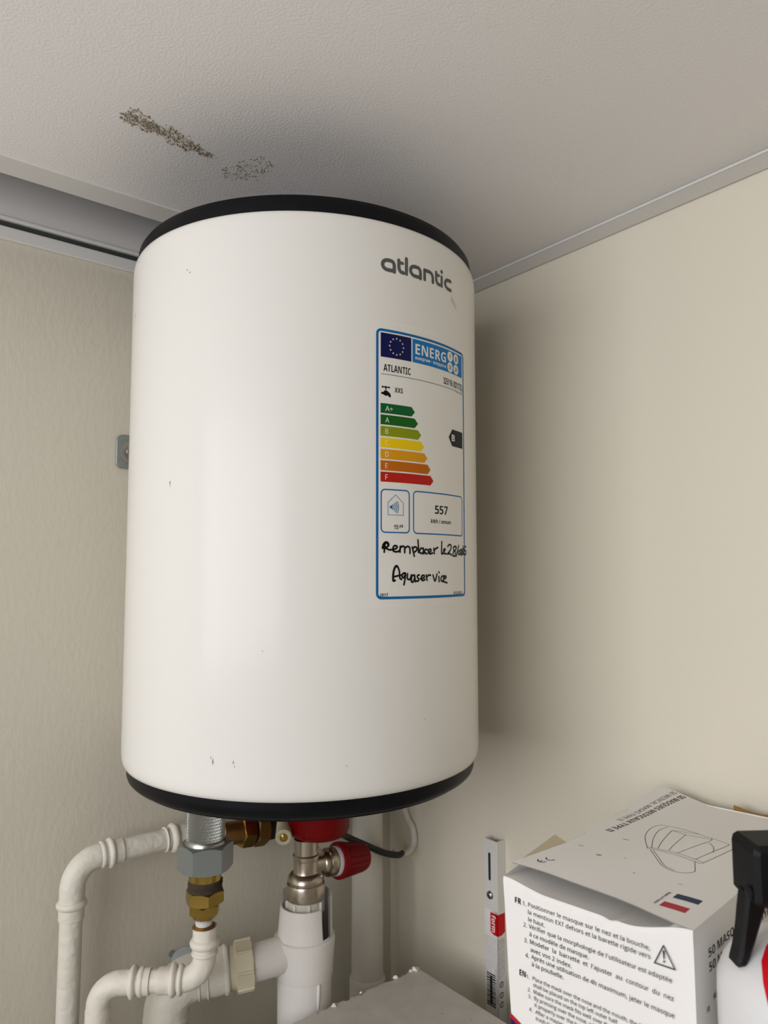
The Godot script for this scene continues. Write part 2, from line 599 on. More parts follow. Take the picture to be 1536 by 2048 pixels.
# ------------------------------------------------------------------ the room
func room() -> void:
	var st := begin()
	box(st, Vector3(ROOM_X / 2, -0.05, ROOM_Z / 2), Vector3(-ROOM_X + 0.4, 0.1, ROOM_Z + 0.4))
	struct("floor", st, M.floor)
	st = begin()
	box(st, Vector3(ROOM_X / 2, 1.15, -0.06), Vector3(-ROOM_X + 0.24, 2.3, 0.12))
	struct("wall_back", st, M.wall_back)
	st = begin()
	box(st, Vector3(0.06, 1.15, ROOM_Z / 2), Vector3(0.12, 2.3, ROOM_Z + 0.02))
	struct("wall_right", st, M.wall_right)
	st = begin()
	box(st, Vector3(ROOM_X / 2, 1.15, ROOM_Z + 0.06), Vector3(-ROOM_X + 0.24, 2.3, 0.12))
	struct("wall_front", st, M.wall_far)
	st = begin()                                     # wall_left leaves the window open
	box(st, Vector3(ROOM_X - 0.06, WIN_Y0 / 2, ROOM_Z / 2), Vector3(0.12, WIN_Y0, ROOM_Z))
	box(st, Vector3(ROOM_X - 0.06, (WIN_Y1 + 2.3) / 2, ROOM_Z / 2), Vector3(0.12, 2.3 - WIN_Y1, ROOM_Z))
	box(st, Vector3(ROOM_X - 0.06, (WIN_Y0 + WIN_Y1) / 2, WIN_Z0 / 2), Vector3(0.12, WIN_Y1 - WIN_Y0, WIN_Z0))
	box(st, Vector3(ROOM_X - 0.06, (WIN_Y0 + WIN_Y1) / 2, (WIN_Z1 + ROOM_Z) / 2), Vector3(0.12, WIN_Y1 - WIN_Y0, ROOM_Z - WIN_Z1))
	struct("wall_left", st, M.wall_far)
	var win := Node3D.new()
	win.name = "window_1"
	win.set_meta("kind", "structure")
	win.position = Vector3(ROOM_X - 0.07, WIN_Y0, WIN_Z0)
	add_child(win)
	var w := WIN_Z1 - WIN_Z0
	var h := WIN_Y1 - WIN_Y0
	st = begin()
	for z in [0.02, w - 0.02, w / 2]:
		box(st, Vector3(0, h / 2, z), Vector3(0.05, h, 0.04), 0.004)
	for y in [0.02, h - 0.02]:
		box(st, Vector3(0, y, w / 2), Vector3(0.05, 0.04, w), 0.004)
	part("window_frame", st, M.frame, win)
	for z in [0.25, 0.75]:
		st = begin()
		box(st, Vector3(0, h / 2, w * z), Vector3(0.004, h - 0.08, w / 2 - 0.06))
		part("window_pane", st, M.pane, win)
	# the ceiling: a grained panel that stops short of wall_back, a slab above it
	st = begin()
	box(st, Vector3(ROOM_X / 2, CEIL + 0.009, (0.068 + ROOM_Z) / 2), Vector3(-ROOM_X, 0.018, ROOM_Z - 0.068))
	var ceil_ := struct("ceiling", st, M.ceiling)
	st = begin()
	box(st, Vector3(ROOM_X / 2, 2.35, ROOM_Z / 2), Vector3(-ROOM_X + 0.24, 0.1, ROOM_Z + 0.24))
	part("ceiling_slab", st, M.wall_far, ceil_)
	# the grey crumbling patches left by damp: path of x, z, half width; grains; grain size
	for patch in [[[-0.3922, 0.1972, 0.0035, -0.3862, 0.1995, 0.0085, -0.3825, 0.1975, 0.0075, -0.3771, 0.1950, 0.0055, -0.3712, 0.1963, 0.0025], 260, 0.00115, 0.0], [[-0.3680, 0.1932, 0.0020, -0.3613, 0.1970, 0.0060, -0.3549, 0.1945, 0.0070, -0.3465, 0.1910, 0.0050, -0.3394, 0.1904, 0.0035, -0.3313, 0.1880, 0.0025, -0.3268, 0.1893, 0.0020], 340, 0.00115, 0.0], [[-0.3039, 0.1733, 0.006, -0.2971, 0.1814, 0.009, -0.2928, 0.1939, 0.009, -0.2885, 0.2060, 0.007], 170, 0.0009, 0.15]]:
		st = begin()
		var path: Array = patch[0]
		var legs := path.size() / 3 - 1
		for i in patch[1]:
			var t := rng.randf() * legs
			var k := int(t) * 3
			var c := Vector2(path[k], path[k + 1]).lerp(Vector2(path[k + 3], path[k + 4]), t - int(t))
			var wide := lerpf(path[k + 2], path[k + 5], t - int(t))
			c += Vector2.from_angle(rng.randf() * TAU) * wide * 1.3 * sqrt(rng.randf()) * (1.0 if rng.randf() < 0.85 else 1.5)
			colour(Color(0.57, 0.525, 0.465).lerp(Color(0.78, 0.745, 0.70), clampf(rng.randf() * 0.8 + patch[3], 0.0, 1.0)))
			grain(st, Vector3(c.x, CEIL, c.y), patch[2] * rng.randf_range(0.55, 1.45))
		part("mould_patch", st, M.card, ceil_, "stuff")
	ink = Color.WHITE


func grain(st: SurfaceTool, at: Vector3, r: float) -> void:
	var n := 6
	var ring: Array[Vector3] = []
	for i in n:
		var a := TAU * i / n + rng.randf() * 0.5
		ring.append(at + Vector3(cos(a), 0, sin(a)) * r * rng.randf_range(0.7, 1.25) + Vector3.UP * 0.0002)
	var tip := at + Vector3(rng.randf_range(-0.4, 0.4) * r, -r * rng.randf_range(0.35, 0.8), rng.randf_range(-0.4, 0.4) * r)
	for i in n:
		var a := ring[i]
		var b := ring[(i + 1) % n]
		var k := ((a + b) / 2 - at).normalized() * 0.8 + Vector3.DOWN
		tri(st, a, b, tip, ((a - at).normalized() + Vector3.DOWN * 0.7).normalized(), ((b - at).normalized() + Vector3.DOWN * 0.7).normalized(), k.normalized().lerp(Vector3.DOWN, 0.5).normalized())


func trims() -> void:
	# trim_1: the metal edge of the ceiling panel
	var st := begin()
	box(st, Vector3(ROOM_X / 2, CEIL + 0.009, 0.0801), Vector3(-ROOM_X, 0.0206, 0.0278), 0.0008)
	struct("trim_1", st, M.alu_light)
	# trim_2: the metal section along wall_back, seen through the gap
	st = begin()
	box(st, Vector3(ROOM_X / 2, 2.19, 0.002), Vector3(-ROOM_X, 0.2482, 0.004), 0.0004)
	var t := struct("trim_2", st, M.alu_dark)
	st = begin()
	box(st, Vector3(ROOM_X / 2, 2.0641, 0.0028), Vector3(-ROOM_X, 0.0036, 0.0048), 0.0008)
	part("lip", st, M.alu_light, t)
	st = begin()
	box(st, Vector3(ROOM_X / 2, 2.0593, 0.0006), Vector3(-ROOM_X, 0.0064, 0.001))
	part("gasket", st, M.gasket, t)
	st = begin()
	box(st, Vector3(ROOM_X / 2, 2.0511, 0.002), Vector3(-ROOM_X, 0.0115, 0.004), 0.0006)
	part("flange", st, M.alu_light, t)
	# trim_3: the angle between the ceiling and wall_right
	st = begin()
	box(st, Vector3(-0.001, 2.06465, ROOM_Z / 2 + 0.034), Vector3(0.002, 0.0151, ROOM_Z - 0.068), 0.0003)
	t = struct("trim_3", st, M.alu)
	st = begin()
	lathe(st, [Vector2(0.0013, 0.07), Vector2(0.0013, ROOM_Z)], Transform3D(Basis(Vector3.RIGHT, PI / 2), Vector3(-0.0022, CEIL - 0.0017, 0)), 12)
	part("bead", st, M.frame, t)


# ------------------------------------------------------------------ the water heater
func on_shell(u: float, v: float, lift: float) -> Array:         # u, v: millimetres right of and above the top left corner of the label's border
	var a := deg_to_rad(PHI0) + u / 1000.0 / R
	var d := Vector3(sin(a), 0, cos(a))
	return [d * (R + lift * 0.00008) + Vector3.UP * (0.3321 + v / 1000.0), d]


func water_heater() -> void:
	var tilt := Basis(Vector3.BACK, 0.0086) * Basis(Vector3.RIGHT, 0.0142)
	var t := thing("water_heater", "large white cylindrical water heater with black end caps hanging in the corner", "water heater", TANK, tilt)
	var prof := [Vector2(0.1385, 0.0183), Vector2(0.1398, 0.0176), Vector2(0.1412, 0.0182), Vector2(0.1425, 0.0205), Vector2(0.1432, 0.0235), Vector2(R, 0.028), Vector2(R, 0.15), Vector2(R, 0.29), Vector2(R, 0.4000), Vector2(0.1433, 0.4040), Vector2(0.1427, 0.4072), Vector2(0.1417, 0.4092), Vector2(0.1405, 0.4098), Vector2(0.1385, 0.4092)]
	var st := begin()
	lathe(st, prof, Transform3D(), 160)
	part("shell", st, M.shell, t)
	st = begin()
	lathe(st, [Vector2(0, 0.0012), Vector2(0.118, 0.0012), Vector2(0.127, 0.0022), Vector2(0.1325, 0.0035), Vector2(0.1335, 0.0052), Vector2(0.1350, 0.0054), Vector2(0.1368, 0.0062), Vector2(0.1385, 0.0080), Vector2(0.1394, 0.0105), Vector2(0.1395, 0.0135), Vector2(0.1395, 0.0190)], Transform3D(), 160)
	part("bottom_cap", st, M.cap, t)
	st = begin()
	lathe(st, [Vector2(0, -0.0012), Vector2(0.110, -0.0012), Vector2(0.112, 0.0), Vector2(0.112, 0.0014)], Transform3D(), 96)
	part("base_plate", st, M.base, t)
	st = begin()
	lathe(st, [Vector2(0.1402, 0.4080), Vector2(0.1402, 0.4180), Vector2(0.1398, 0.4196), Vector2(0.1386, 0.4202), Vector2(0.1382, 0.4208), Vector2(0.1378, 0.4226), Vector2(0.136, 0.4236), Vector2(0.11, 0.4262), Vector2(0.05, 0.4280), Vector2(0.0, 0.4284)], Transform3D(), 160)
	part("top_cap", st, M.cap, t)
	logo(t)
	energy_label(t)
	scuffs(t)
	# the zinc wall bracket behind it: a plate on the wall, two hooks to the shell
	st = begin()
	var outline := PackedVector2Array()
	for p in round_rect(-0.3282, 1.8548, -0.106, 1.8866, 0.006).slice(0, -1):
		outline.append(p)
	extrude(st, outline, 0.003, 0.0005, Transform3D(Basis(), Vector3(0, 0, 0.0016)))
	box(st, Vector3(-0.24, 1.8707, 0.010), Vector3(0.02, 0.026, 0.014))
	box(st, Vector3(-0.195, 1.8707, 0.010), Vector3(0.02, 0.026, 0.014))
	var b := part("wall_bracket", st, M.zinc_dull, t)
	b.global_transform = Transform3D()
	st = begin()
	lathe(st, [Vector2(0.0105, 0), Vector2(0.0105, 0.0015), Vector2(0.0, 0.0016)], along(Vector3(-0.3150, 1.8700, 0.003), Vector3.BACK), 24)
	nut(st, along(Vector3(-0.3150, 1.8700, 0.0045), Vector3.BACK), 0.011, 0.005, 0.0035)
	lathe(st, [Vector2(0.0036, 0), Vector2(0.0036, 0.009), Vector2(0.003, 0.010), Vector2(0, 0.010)], along(Vector3(-0.3150, 1.8700, 0.0045), Vector3.BACK), 16)
	part("bolt", st, M.steel, b)


func logo(t: Node3D) -> void:
	colour(Color(0.36, 0.37, 0.355))
	var st := begin()
	var org: Array = [7.83, 41.07]
	var map := func(u: float, v: float, lift: float) -> Array: return on_shell(u + org[0], v + org[1] + u * 0.02, lift)
	var w := 2.75
	var a := [Vector2(6.45, 0.7), Vector2(6.45, 5.0), Vector2(6.1, 6.6), Vector2(5.2, 7.7), Vector2(3.6, 8.15), Vector2(1.2, 8.2), Vector2(-0.9, 7.7), Vector2(-2.3, 6.5), Vector2(-2.85, 4.75), Vector2(-2.3, 3.0), Vector2(-0.9, 1.8), Vector2(1.2, 1.3), Vector2(6.4, 1.3)]
	var t_ := func(x: float) -> void:
		stroke(st, [Vector2(x, 9.9), Vector2(x, 4.6), Vector2(x + 0.5, 2.9), Vector2(x + 1.6, 1.8), Vector2(x + 4.0, 1.45)], w, map, 1.0, true)
		stroke(st, [Vector2(x, 8.3), Vector2(x + 3.2, 8.3)], w * 0.85, map, 1.0, true)
	stroke(st, smooth(a, 3), w, map)
	t_.call(10.3)
	stroke(st, [Vector2(16.8, 12.3), Vector2(16.8, 1.3)], w, map)
	var a2 := []
	for p in smooth(a, 3):
		a2.append(p + Vector2(23.3, 0.2))
	stroke(st, a2, w, map)
	stroke(st, [Vector2(33.9, 8.2), Vector2(33.9, 1.3)], w, map)
	stroke(st, smooth([Vector2(33.9, 8.15), Vector2(38.6, 8.15), Vector2(40.8, 7.6), Vector2(42.2, 6.2), Vector2(42.6, 4.6), Vector2(42.6, 1.3)], 3), w, map)
	t_.call(46.5)
	stroke(st, [Vector2(53.0, 8.2), Vector2(53.0, 1.3)], w, map)
	disc(st, Vector2(53.0, 12.1), 1.55, map)
	stroke(st, smooth([Vector2(65.0, 8.1), Vector2(61.8, 8.1), Vector2(59.4, 7.5), Vector2(57.9, 6.2), Vector2(57.4, 4.7), Vector2(57.9, 3.1), Vector2(59.4, 1.9), Vector2(61.8, 1.4), Vector2(65.2, 1.4)], 3), w, map)
	part("logo_lettering", st, M.print, t)
	ink = Color.WHITE


func scuffs(t: Node3D) -> void:
	var st := begin()
	for s in [[-149.8, -105.6, 0.5, 1.6, 0.35], [-149.3, -107.5, 0.25, 1.2, 0.5], [-215.5, 29.2, 0.8, 2.0, 0.5], [-108.0, -289.5, 0.6, 2.4, 0.5], [-109.5, -287.0, 0.4, 1.2, 0.6], [-93.5, -289.0, 0.5, 1.4, 0.55], [-92.7, -291.5, 0.3, 1.0, 0.6], [-137.0, 42.8, 0.5, 1.0, 0.6], [-134.5, 40.6, 0.7, 0.9, 0.65], [-20.0, -292.0, 0.4, 0.7, 0.6], [40.0, -268.0, 0.4, 0.6, 0.6], [-75.0, -218.0, 0.5, 0.5, 0.6]]:
		colour(Color(s[4], s[4] * 0.96, s[4] * 0.9))
		fill(st, [Vector2(s[0] - s[2], s[1]), Vector2(s[0], s[1] - s[3]), Vector2(s[0] + s[2] * 0.8, s[1] - s[3] * 0.2), Vector2(s[0] + s[2] * 0.2, s[1] + s[3])], on_shell, 0.6)
	part("scuff_mark", st, M.print, t, "stuff")
	st = begin()                                       # the faint brown smear under the lettering
	colour(Color(0.84, 0.81, 0.74))
	for k in 9:
		var u := 73.0 + k * 0.95 + rng.randf_range(-0.3, 0.3)
		var v := 41.0 - k * 0.6
		fill(st, smooth([Vector2(u, v), Vector2(u + 1.0, v - 2.5), Vector2(u + 1.3, v - 5.5), Vector2(u + 0.4, v - 4.0), Vector2(u, v)], 3).slice(0, -1), on_shell, 0.5)
	part("smear", st, M.print, t, "stuff")
	ink = Color.WHITE


func lab(u: float, v: float, lift: float) -> Array:      # v downwards, as one reads the label
	return on_shell(u, -v, lift)


func energy_label(t: Node3D) -> void:
	var map := lab
	var white := Color(0.905, 0.895, 0.87)
	var blue := Color(0.06, 0.40, 0.64)
	var st := begin()
	colour(white)
	var sheet := [Vector2(-4.6, -2.2), Vector2(1.6, -6.4), Vector2(96.6, -6.4), Vector2(98.6, -4.4), Vector2(98.6, 190.6), Vector2(-5.2, 191.0)]
	fill(st, sheet, map, 1.0, 4.0)
	# its edge stands off the shell by its thickness
	for i in sheet.size():
		var a: Vector2 = sheet[i]
		var b: Vector2 = sheet[(i + 1) % sheet.size()]
		var n := int(ceil(a.distance_to(b) / 5.0))
		for k in n:
			var p := a.lerp(b, float(k) / n)
			var q := a.lerp(b, float(k + 1) / n)
			var p0: Array = lab(p.x, p.y, 0.0)
			var p1: Array = lab(p.x, p.y, 1.0)
			var q0: Array = lab(q.x, q.y, 0.0)
			var q1: Array = lab(q.x, q.y, 1.0)
			face(st, p0[0], q0[0], q1[0], p1[0], (p1[0] as Vector3) - on_shell(46, -92, 0.0)[0])
	var sheet_part := part("energy_label", st, M.print, t)
	st = begin()
	colour(blue)
	stroke(st, round_rect(0.9, 0.9, 92.7, 184.6, 3.0), 1.8, map, 2.0, true)
	colour(Color(0.03, 0.05, 0.30))
	rect(st, 3.5, 2.8, 28.7, 19.8, map, 2.0)
	colour(Color(0.95, 0.88, 0.62))
	for k in 12:
		var c := Vector2(16.1, 11.3) + Vector2.from_angle(TAU * k / 12) * 5.7
		var star := []
		for i in 10:
			star.append(c + Vector2.from_angle(-PI / 2 + TAU * i / 10) * (0.85 if i % 2 == 0 else 0.36))
		fill(st, star, map, 3.0)
	colour(Color(0.08, 0.46, 0.72))
	rect(st, 29.8, 2.9, 90.0, 19.8, map, 2.0)
	colour(white)
	write(st, "ENERG", true, 32.4, 65.4, -13.5, 7.4, flip(map), 3.0)
	write(st, "енергия · ενεργεια", true, 32.2, 65.6, -17.3, 2.4, flip(map), 3.0)
	for q in [[71.1, 7.5, "Y"], [79.8, 7.4, "IJA"], [71.0, 15.6, "IE"], [79.7, 15.5, "IA"]]:
		colour(white)
		disc(st, Vector2(q[0], q[1]), 3.8, map, 3.0, 28)
		colour(Color(0.32, 0.42, 0.50))
		var half: float = 0.9 if q[2] == "Y" else 1.5
		write(st, q[2], true, q[0] - half, q[0] + half, -q[1] - 1.6, 3.2, flip(map), 4.0)
	colour(Color(0.05, 0.05, 0.05))
	write(st, "ATLANTIC", true, 5.6, 28.2, -29.6, 4.9, flip(map))
	write(st, "325116 (821172)", true, 62.1, 90.0, -29.5, 4.7, flip(map))
	write(st, "XXS", true, 14.4, 21.2, -43.6, 3.5, flip(map))
	colour(Color(0.25, 0.36, 0.45))
	stroke(st, [Vector2(3.9, 31.75), Vector2(90.0, 31.75)], 0.4, map, 2.0, false)
	stroke(st, [Vector2(79.4, 29.9), Vector2(79.4, 32.6), Vector2(90.0, 32.6), Vector2(90.6, 31.6), Vector2(90.6, 26.0)], 0.25, map, 2.0, false)
	# the tap
	colour(Color(0.03, 0.03, 0.03))
	stroke(st, [Vector2(4.9, 40.8), Vector2(10.0, 40.7)], 0.8, map, 2.0)
	for u in [4.9, 7.45, 10.0]:
		disc(st, Vector2(u, 40.75), 0.85 if u == 7.45 else 0.7, map, 2.0, 14)
	stroke(st, [Vector2(7.45, 40.8), Vector2(7.45, 43.6)], 0.75, map, 2.0)
	fill(st, [Vector2(3.9, 44.3), Vector2(5.4, 44.3), Vector2(6.4, 43.2), Vector2(8.5, 43.2), Vector2(9.6, 44.0), Vector2(10.6, 44.6), Vector2(11.3, 45.8), Vector2(11.4, 47.5), Vector2(9.8, 47.5), Vector2(9.5, 46.6), Vector2(8.6, 46.5), Vector2(7.4, 46.9), Vector2(6.0, 46.3), Vector2(5.2, 45.9), Vector2(3.9, 45.9)], map, 2.0)
	# the seven classes
	var tops := [52.1, 60.0, 67.9, 75.8, 83.7, 91.5, 99.3]
	var tips := [31.8, 34.6, 37.6, 40.4, 43.6, 46.8, 49.8]
	var inks := [Color(0.02, 0.36, 0.18), Color(0.08, 0.37, 0.09), Color(0.53, 0.58, 0.04), Color(0.93, 0.79, 0.04), Color(0.86, 0.60, 0.05), Color(0.75, 0.40, 0.04), Color(0.72, 0.12, 0.08)]
	var names := ["A+", "A", "B", "C", "D", "E", "F"]
	for k in 7:
		var v: float = tops[k]
		var u: float = tips[k]
		colour(inks[k])
		fill(st, [Vector2(3.4, v), Vector2(u - 3.1, v), Vector2(u, v + 3.4), Vector2(u - 3.1, v + 6.8), Vector2(3.4, v + 6.8)], map, 2.0)
		colour(Color(0.90, 0.90, 0.86))
		write(st, names[k], false, 7.0, 13.0 if k == 0 else 0.0, -v - 5.2, 3.5, flip(map), 3.0)
	colour(Color(0.06, 0.06, 0.06))
	fill(st, [Vector2(68.5, 68.4), Vector2(73.4, 61.9), Vector2(90.3, 61.9), Vector2(90.3, 74.3), Vector2(73.4, 74.5)], map, 2.0)
	colour(white)
	write(st, "B", true, 72.6, 77.2, -70.7, 5.0, flip(map), 3.0)
	# the two framed boxes
	colour(blue)
	stroke(st, round_rect(3.9, 111.3, 26.5, 140.4, 2.8), 0.9, map, 2.0)
	stroke(st, round_rect(30.3, 111.2, 88.7, 140.5, 2.8), 0.9, map, 2.0)
	stroke(st, [Vector2(9.1, 128.5), Vector2(9.1, 120.0), Vector2(15.2, 114.7), Vector2(21.4, 120.0), Vector2(21.4, 128.5), Vector2(9.1, 128.5)], 0.35, map, 2.0)
	fill(st, [Vector2(10.4, 122.5), Vector2(11.3, 122.4), Vector2(12.6, 121.3), Vector2(12.6, 124.9), Vector2(11.3, 123.9), Vector2(10.4, 123.8)], map, 2.0)
	for k in 4:
		var arc := []
		for i in 9:
			arc.append(Vector2(10.6, 123.1) + Vector2.from_angle(lerpf(-0.62, 0.62, i / 8.0)) * (3.0 + k * 1.3) * Vector2(1.0, 1.0))
		stroke(st, arc, 0.55, map, 2.0)
	colour(Color(0.05, 0.05, 0.05))
	write(st, "15", true, 13.7, 17.3, -138.2, 3.1, flip(map))
	write(st, "dB", true, 18.1, 21.2, -136.9, 1.9, flip(map))
	write(st, "557", true, 51.3, 66.6, -126.0, 6.1, flip(map))
	write(st, "kWh / annum", true, 47.0, 70.6, -132.7, 2.8, flip(map))
	write(st, "2017", true, 2.8, 9.1, -183.6, 2.1, flip(map))
	colour(Color(0.35, 0.35, 0.35))
	write(st, "812/2013", true, 73.9, 87.4, -183.7, 2.1, flip(map))
	# what was written by hand with a felt pen
	colour(Color(0.03, 0.03, 0.03))
	for line in HAND:
		var pts := []
		for i in range(0, line.size(), 2):
			pts.append(Vector2(line[i], line[i + 1]))
		stroke(st, smooth(pts, 5), 1.3, map, 3.0)
	stroke(st, smooth([Vector2(5.0, 151.0), Vector2(5.9, 148.4), Vector2(7.5, 147.3), Vector2(9.0, 147.9), Vector2(9.3, 149.3)], 4), 1.8, map, 3.0)
	stroke(st, smooth([Vector2(14.4, 172.9), Vector2(13.0, 172.7), Vector2(13.3, 167.3), Vector2(14.7, 163.8), Vector2(16.3, 163.4)], 4), 1.6, map, 3.0)
	part("label_print", st, M.print, sheet_part, "stuff")
	ink = Color.WHITE


func flip(map: Callable) -> Callable:                    # text is written with v upwards
	return func(u: float, v: float, lift: float) -> Array: return map.call(u, -v, lift)


const HAND := [
	[7.1,147,6.45,150.15,6.13,153.85],
	[5.17,150.73,6.13,148.15,7.42,147.11,9.05,147.54,9.38,149.25,8.07,150.41,6.45,150.89,8.39,151.55,10.03,152.27,12.68,151.95],
	[12.68,152.07,15.71,151.16,16.06,149.72,14.02,149.46,12.88,151.2,13.35,153.09,16.39,153.46,18.46,152.28],
	[18.81,149.68,18.53,153.72],
	[18.53,151.12,20.56,149.65,22.26,150.32,22.46,153.96],
	[22.47,151.07,24.84,149.69,26.74,150.71,26.95,154.49],
	[28.89,150.09,29.86,153.29,30.75,156.37],
	[29.41,151.25,31.16,149.93,32.92,150.49,33.07,152.07,30.61,153.69],
	[34.11,145,34.49,149.4,34.62,153.81],
	[39.04,150.79,36.61,151.01,35.57,153.38,37.96,154.35,39.44,152.27,39.04,150.79,39.59,154.63],
	[43.19,151.61,41.26,151.64,40.25,153.44,42.75,154.59],
	[44.03,153.68,46.63,152.75,46.64,151.37,44.81,151.58,44.03,153.68,46.18,154.54,48.67,153.91],
	[49.77,150.6,50.47,154.36],
	[50.12,152.21,52.07,150.67,54.24,149.91],
	[58.88,145.56,58.64,150.12,58.79,154.49,62.2,152,62.96,150.76,61.17,151.29,61.04,153.84,64.31,154.16],
	[66.22,148.86,68.48,147.45,70.79,148.32,69.69,151.43,65.82,154.38,68.4,153.91,71.29,155.1],
	[76.94,148.6,74.03,149.29,74.37,151.21,76.87,152.84,76.19,155.65,73.2,155.38,73.97,152.89,77.29,150.96,78.36,149.19,76.94,148.6],
	[82.35,147.71,78.13,155.94],
	[83.71,151.46,81.56,152.76,82.23,154.5,84.39,153.84,84.72,151.75,83.71,151.46],
	[85.33,150.79,87.45,151.06,85.86,154.44,88.31,154.66],
	[90.04,148.15,88,154.66],
	[90.33,150.05,91.64,150.65,89.92,153.87,91.9,153.96],
	[95.9,148.31,93.04,148.58,92.82,150.82,95.81,151.85,95.03,154.1,92.23,154.34],
	[14.33,172.77,12.86,172.76,13.2,167.23,14.68,163.51,16.38,163.28,17.88,166.38,18.42,171.26,19.81,172.24],
	[13.33,170.48,19.26,169.25],
	[22.78,167.83,20.73,168.4,20.16,170.52,21.71,170.99,22.99,168.12,22.62,172.15,21.76,175.88],
	[24.79,168.41,24.63,171.71,26.81,172.19,28.15,169.3,28.14,172.31],
	[30.85,169.31,28.6,170,27.7,172.66,29.03,174.24,30.69,172.22,31.08,169.61,31.44,173.97],
	[35.18,169.22,33.46,169.91,33.76,171.2,35,172.26,33.9,173.53,32.36,173.4],
	[36.51,171.98,39.74,171.13,39.75,169.66,37.72,169.94,36.9,171.98,38.5,173.23,40.63,172.43],
	[41.82,169.38,42.63,173.04],
	[42.22,170.85,44.52,169.39,46.25,169.7],
	[48.73,169.42,50.96,173.73,53.13,168.73],
	[55.2,170.54,55.46,174.15],
	[55.33,167.3,55.62,167.78],
	[60.87,170.11,58.33,170.69,57.62,173.21,60.62,174.34],
	[60.33,172.64,63.79,171.34,62.74,170.12,60.65,171.92,61.14,174.04,65.04,175.13],
]


# ------------------------------------------------------------------ cabinet
func cabinet() -> void:
	var t := thing("cabinet", "low white cabinet whose grey worktop with a chipped sawn edge stands below the heater", "cabinet", Vector3(-0.31, 0, 0.37))
	var org := Vector3(-0.31, 0, 0.37)
	var st := begin()
	var outline := PackedVector2Array([Vector2(-0.075, -0.62), Vector2(-0.075, -0.1345)])
	var x := -0.0775
	while x > -0.545:
		outline.append(Vector2(x, -0.1345 + rng.randf_range(-0.0014, 0.0012) - (rng.randf_range(0.0008, 0.0026) if rng.randf() < 0.22 else 0.0)))
		x -= rng.randf_range(0.0018, 0.0045)
	outline.append(Vector2(-0.55, -0.1345))
	outline.append(Vector2(-0.55, -0.62))
	# the outline lies in x, -z; it is drawn out along y
	extrude(st, outline, 0.018, 0.0003, Transform3D(Basis(Vector3.RIGHT, -PI / 2), Vector3(0, 1.377, 0)))
	var top := part("worktop", st, M.board, t)
	top.position = -org
	for c in [[-0.0795, 0.1352, 0.0042, 0.0022], [-0.1030, 0.1350, 0.0034, 0.0024], [-0.1725, 0.1356, 0.0036, 0.0016], [-0.0850, 0.1346, 0.0026, 0.0018], [-0.1420, 0.1345, 0.0018, 0.0012]]:
		st = begin()
		crumb(st, Vector3(c[0], 1.386 + c[3] * 0.45, c[1]), Vector3(c[2], c[3], c[2] * 0.8))
		part("chip", st, M.chip, top)
	st = begin()
	colour(Color(0.34, 0.31, 0.27))
	for i in 46:
		var p := Vector3(rng.randf_range(-0.26, -0.085), 1.3861, rng.randf_range(0.15, 0.32))
		crumb(st, p, Vector3.ONE * rng.randf_range(0.0002, 0.00055))
	part("dirt_speck", st, M.card, top, "stuff")
	ink = Color.WHITE
	for s in [-1.0, 1.0]:
		st = begin()
		box(st, Vector3(s * 0.222, 0.684, 0.0), Vector3(0.016, 1.368, 0.44), 0.001)
		part("side_panel", st, M.cab, t)
		st = begin()
		box(st, Vector3(s * 0.1165, 0.72, 0.231), Vector3(0.228, 1.27, 0.018), 0.0015)
		var door := part("door", st, M.cab, t)
		st = begin()
		sweep(st, rounded_path([Vector3(s * 0.03, 0.9, 0.24), Vector3(s * 0.03, 0.9, 0.262), Vector3(s * 0.03, 1.02, 0.262), Vector3(s * 0.03, 1.02, 0.24)], 0.008), 0.004, 10)
		part("handle", st, M.steel, door)
	st = begin()
	box(st, Vector3(0, 0.684, -0.214), Vector3(0.426, 1.368, 0.008))
	part("back_panel", st, M.cab, t)
	st = begin()
	box(st, Vector3(0, 0.04, 0.2), Vector3(0.426, 0.08, 0.016))
	part("plinth", st, M.cab, t)


func crumb(st: SurfaceTool, at: Vector3, r: Vector3) -> void:
	var q := []
	for d in [Vector3.RIGHT, Vector3.LEFT, Vector3.UP, Vector3.DOWN, Vector3.BACK, Vector3.FORWARD]:
		q.append(at + d * r * rng.randf_range(0.75, 1.3) + Vector3(rng.randf_range(-0.3, 0.3), 0, rng.randf_range(-0.3, 0.3)) * r)
	for a in [0, 1]:
		for b in [2, 3]:
			for c in [4, 5]:
				var n: Vector3 = ((q[a] + q[b] + q[c]) / 3 - at).normalized()
				tri(st, q[a], q[b], q[c], n, n, n)


# ------------------------------------------------------------------ boxes of masks
const BOX_W := 106.0
const BOX_D := 206.0
const BOX_H := 100.0


func mask_boxes() -> void:
	var turn := Basis(Vector3.UP, deg_to_rad(-83.0))
	var at := Vector3(-0.2267, 1.386, 0.3874)
	mask_box("white cardboard box of medical masks with printed French instructions beside the wall", at + Vector3.UP * 0.0995, turn, true)
	mask_box("closed white mask box underneath the printed one, mostly below the picture", at, turn, false)


func at_front(u: float, v: float, lift: float) -> Array:
	return [Vector3(u / 1000, (BOX_H + v) / 1000, lift * 0.00007), Vector3.BACK]


func at_side(u: float, v: float, lift: float) -> Array:
	return [Vector3(BOX_W / 1000 + lift * 0.00007, (BOX_H + v) / 1000, -u / 1000), Vector3.RIGHT]


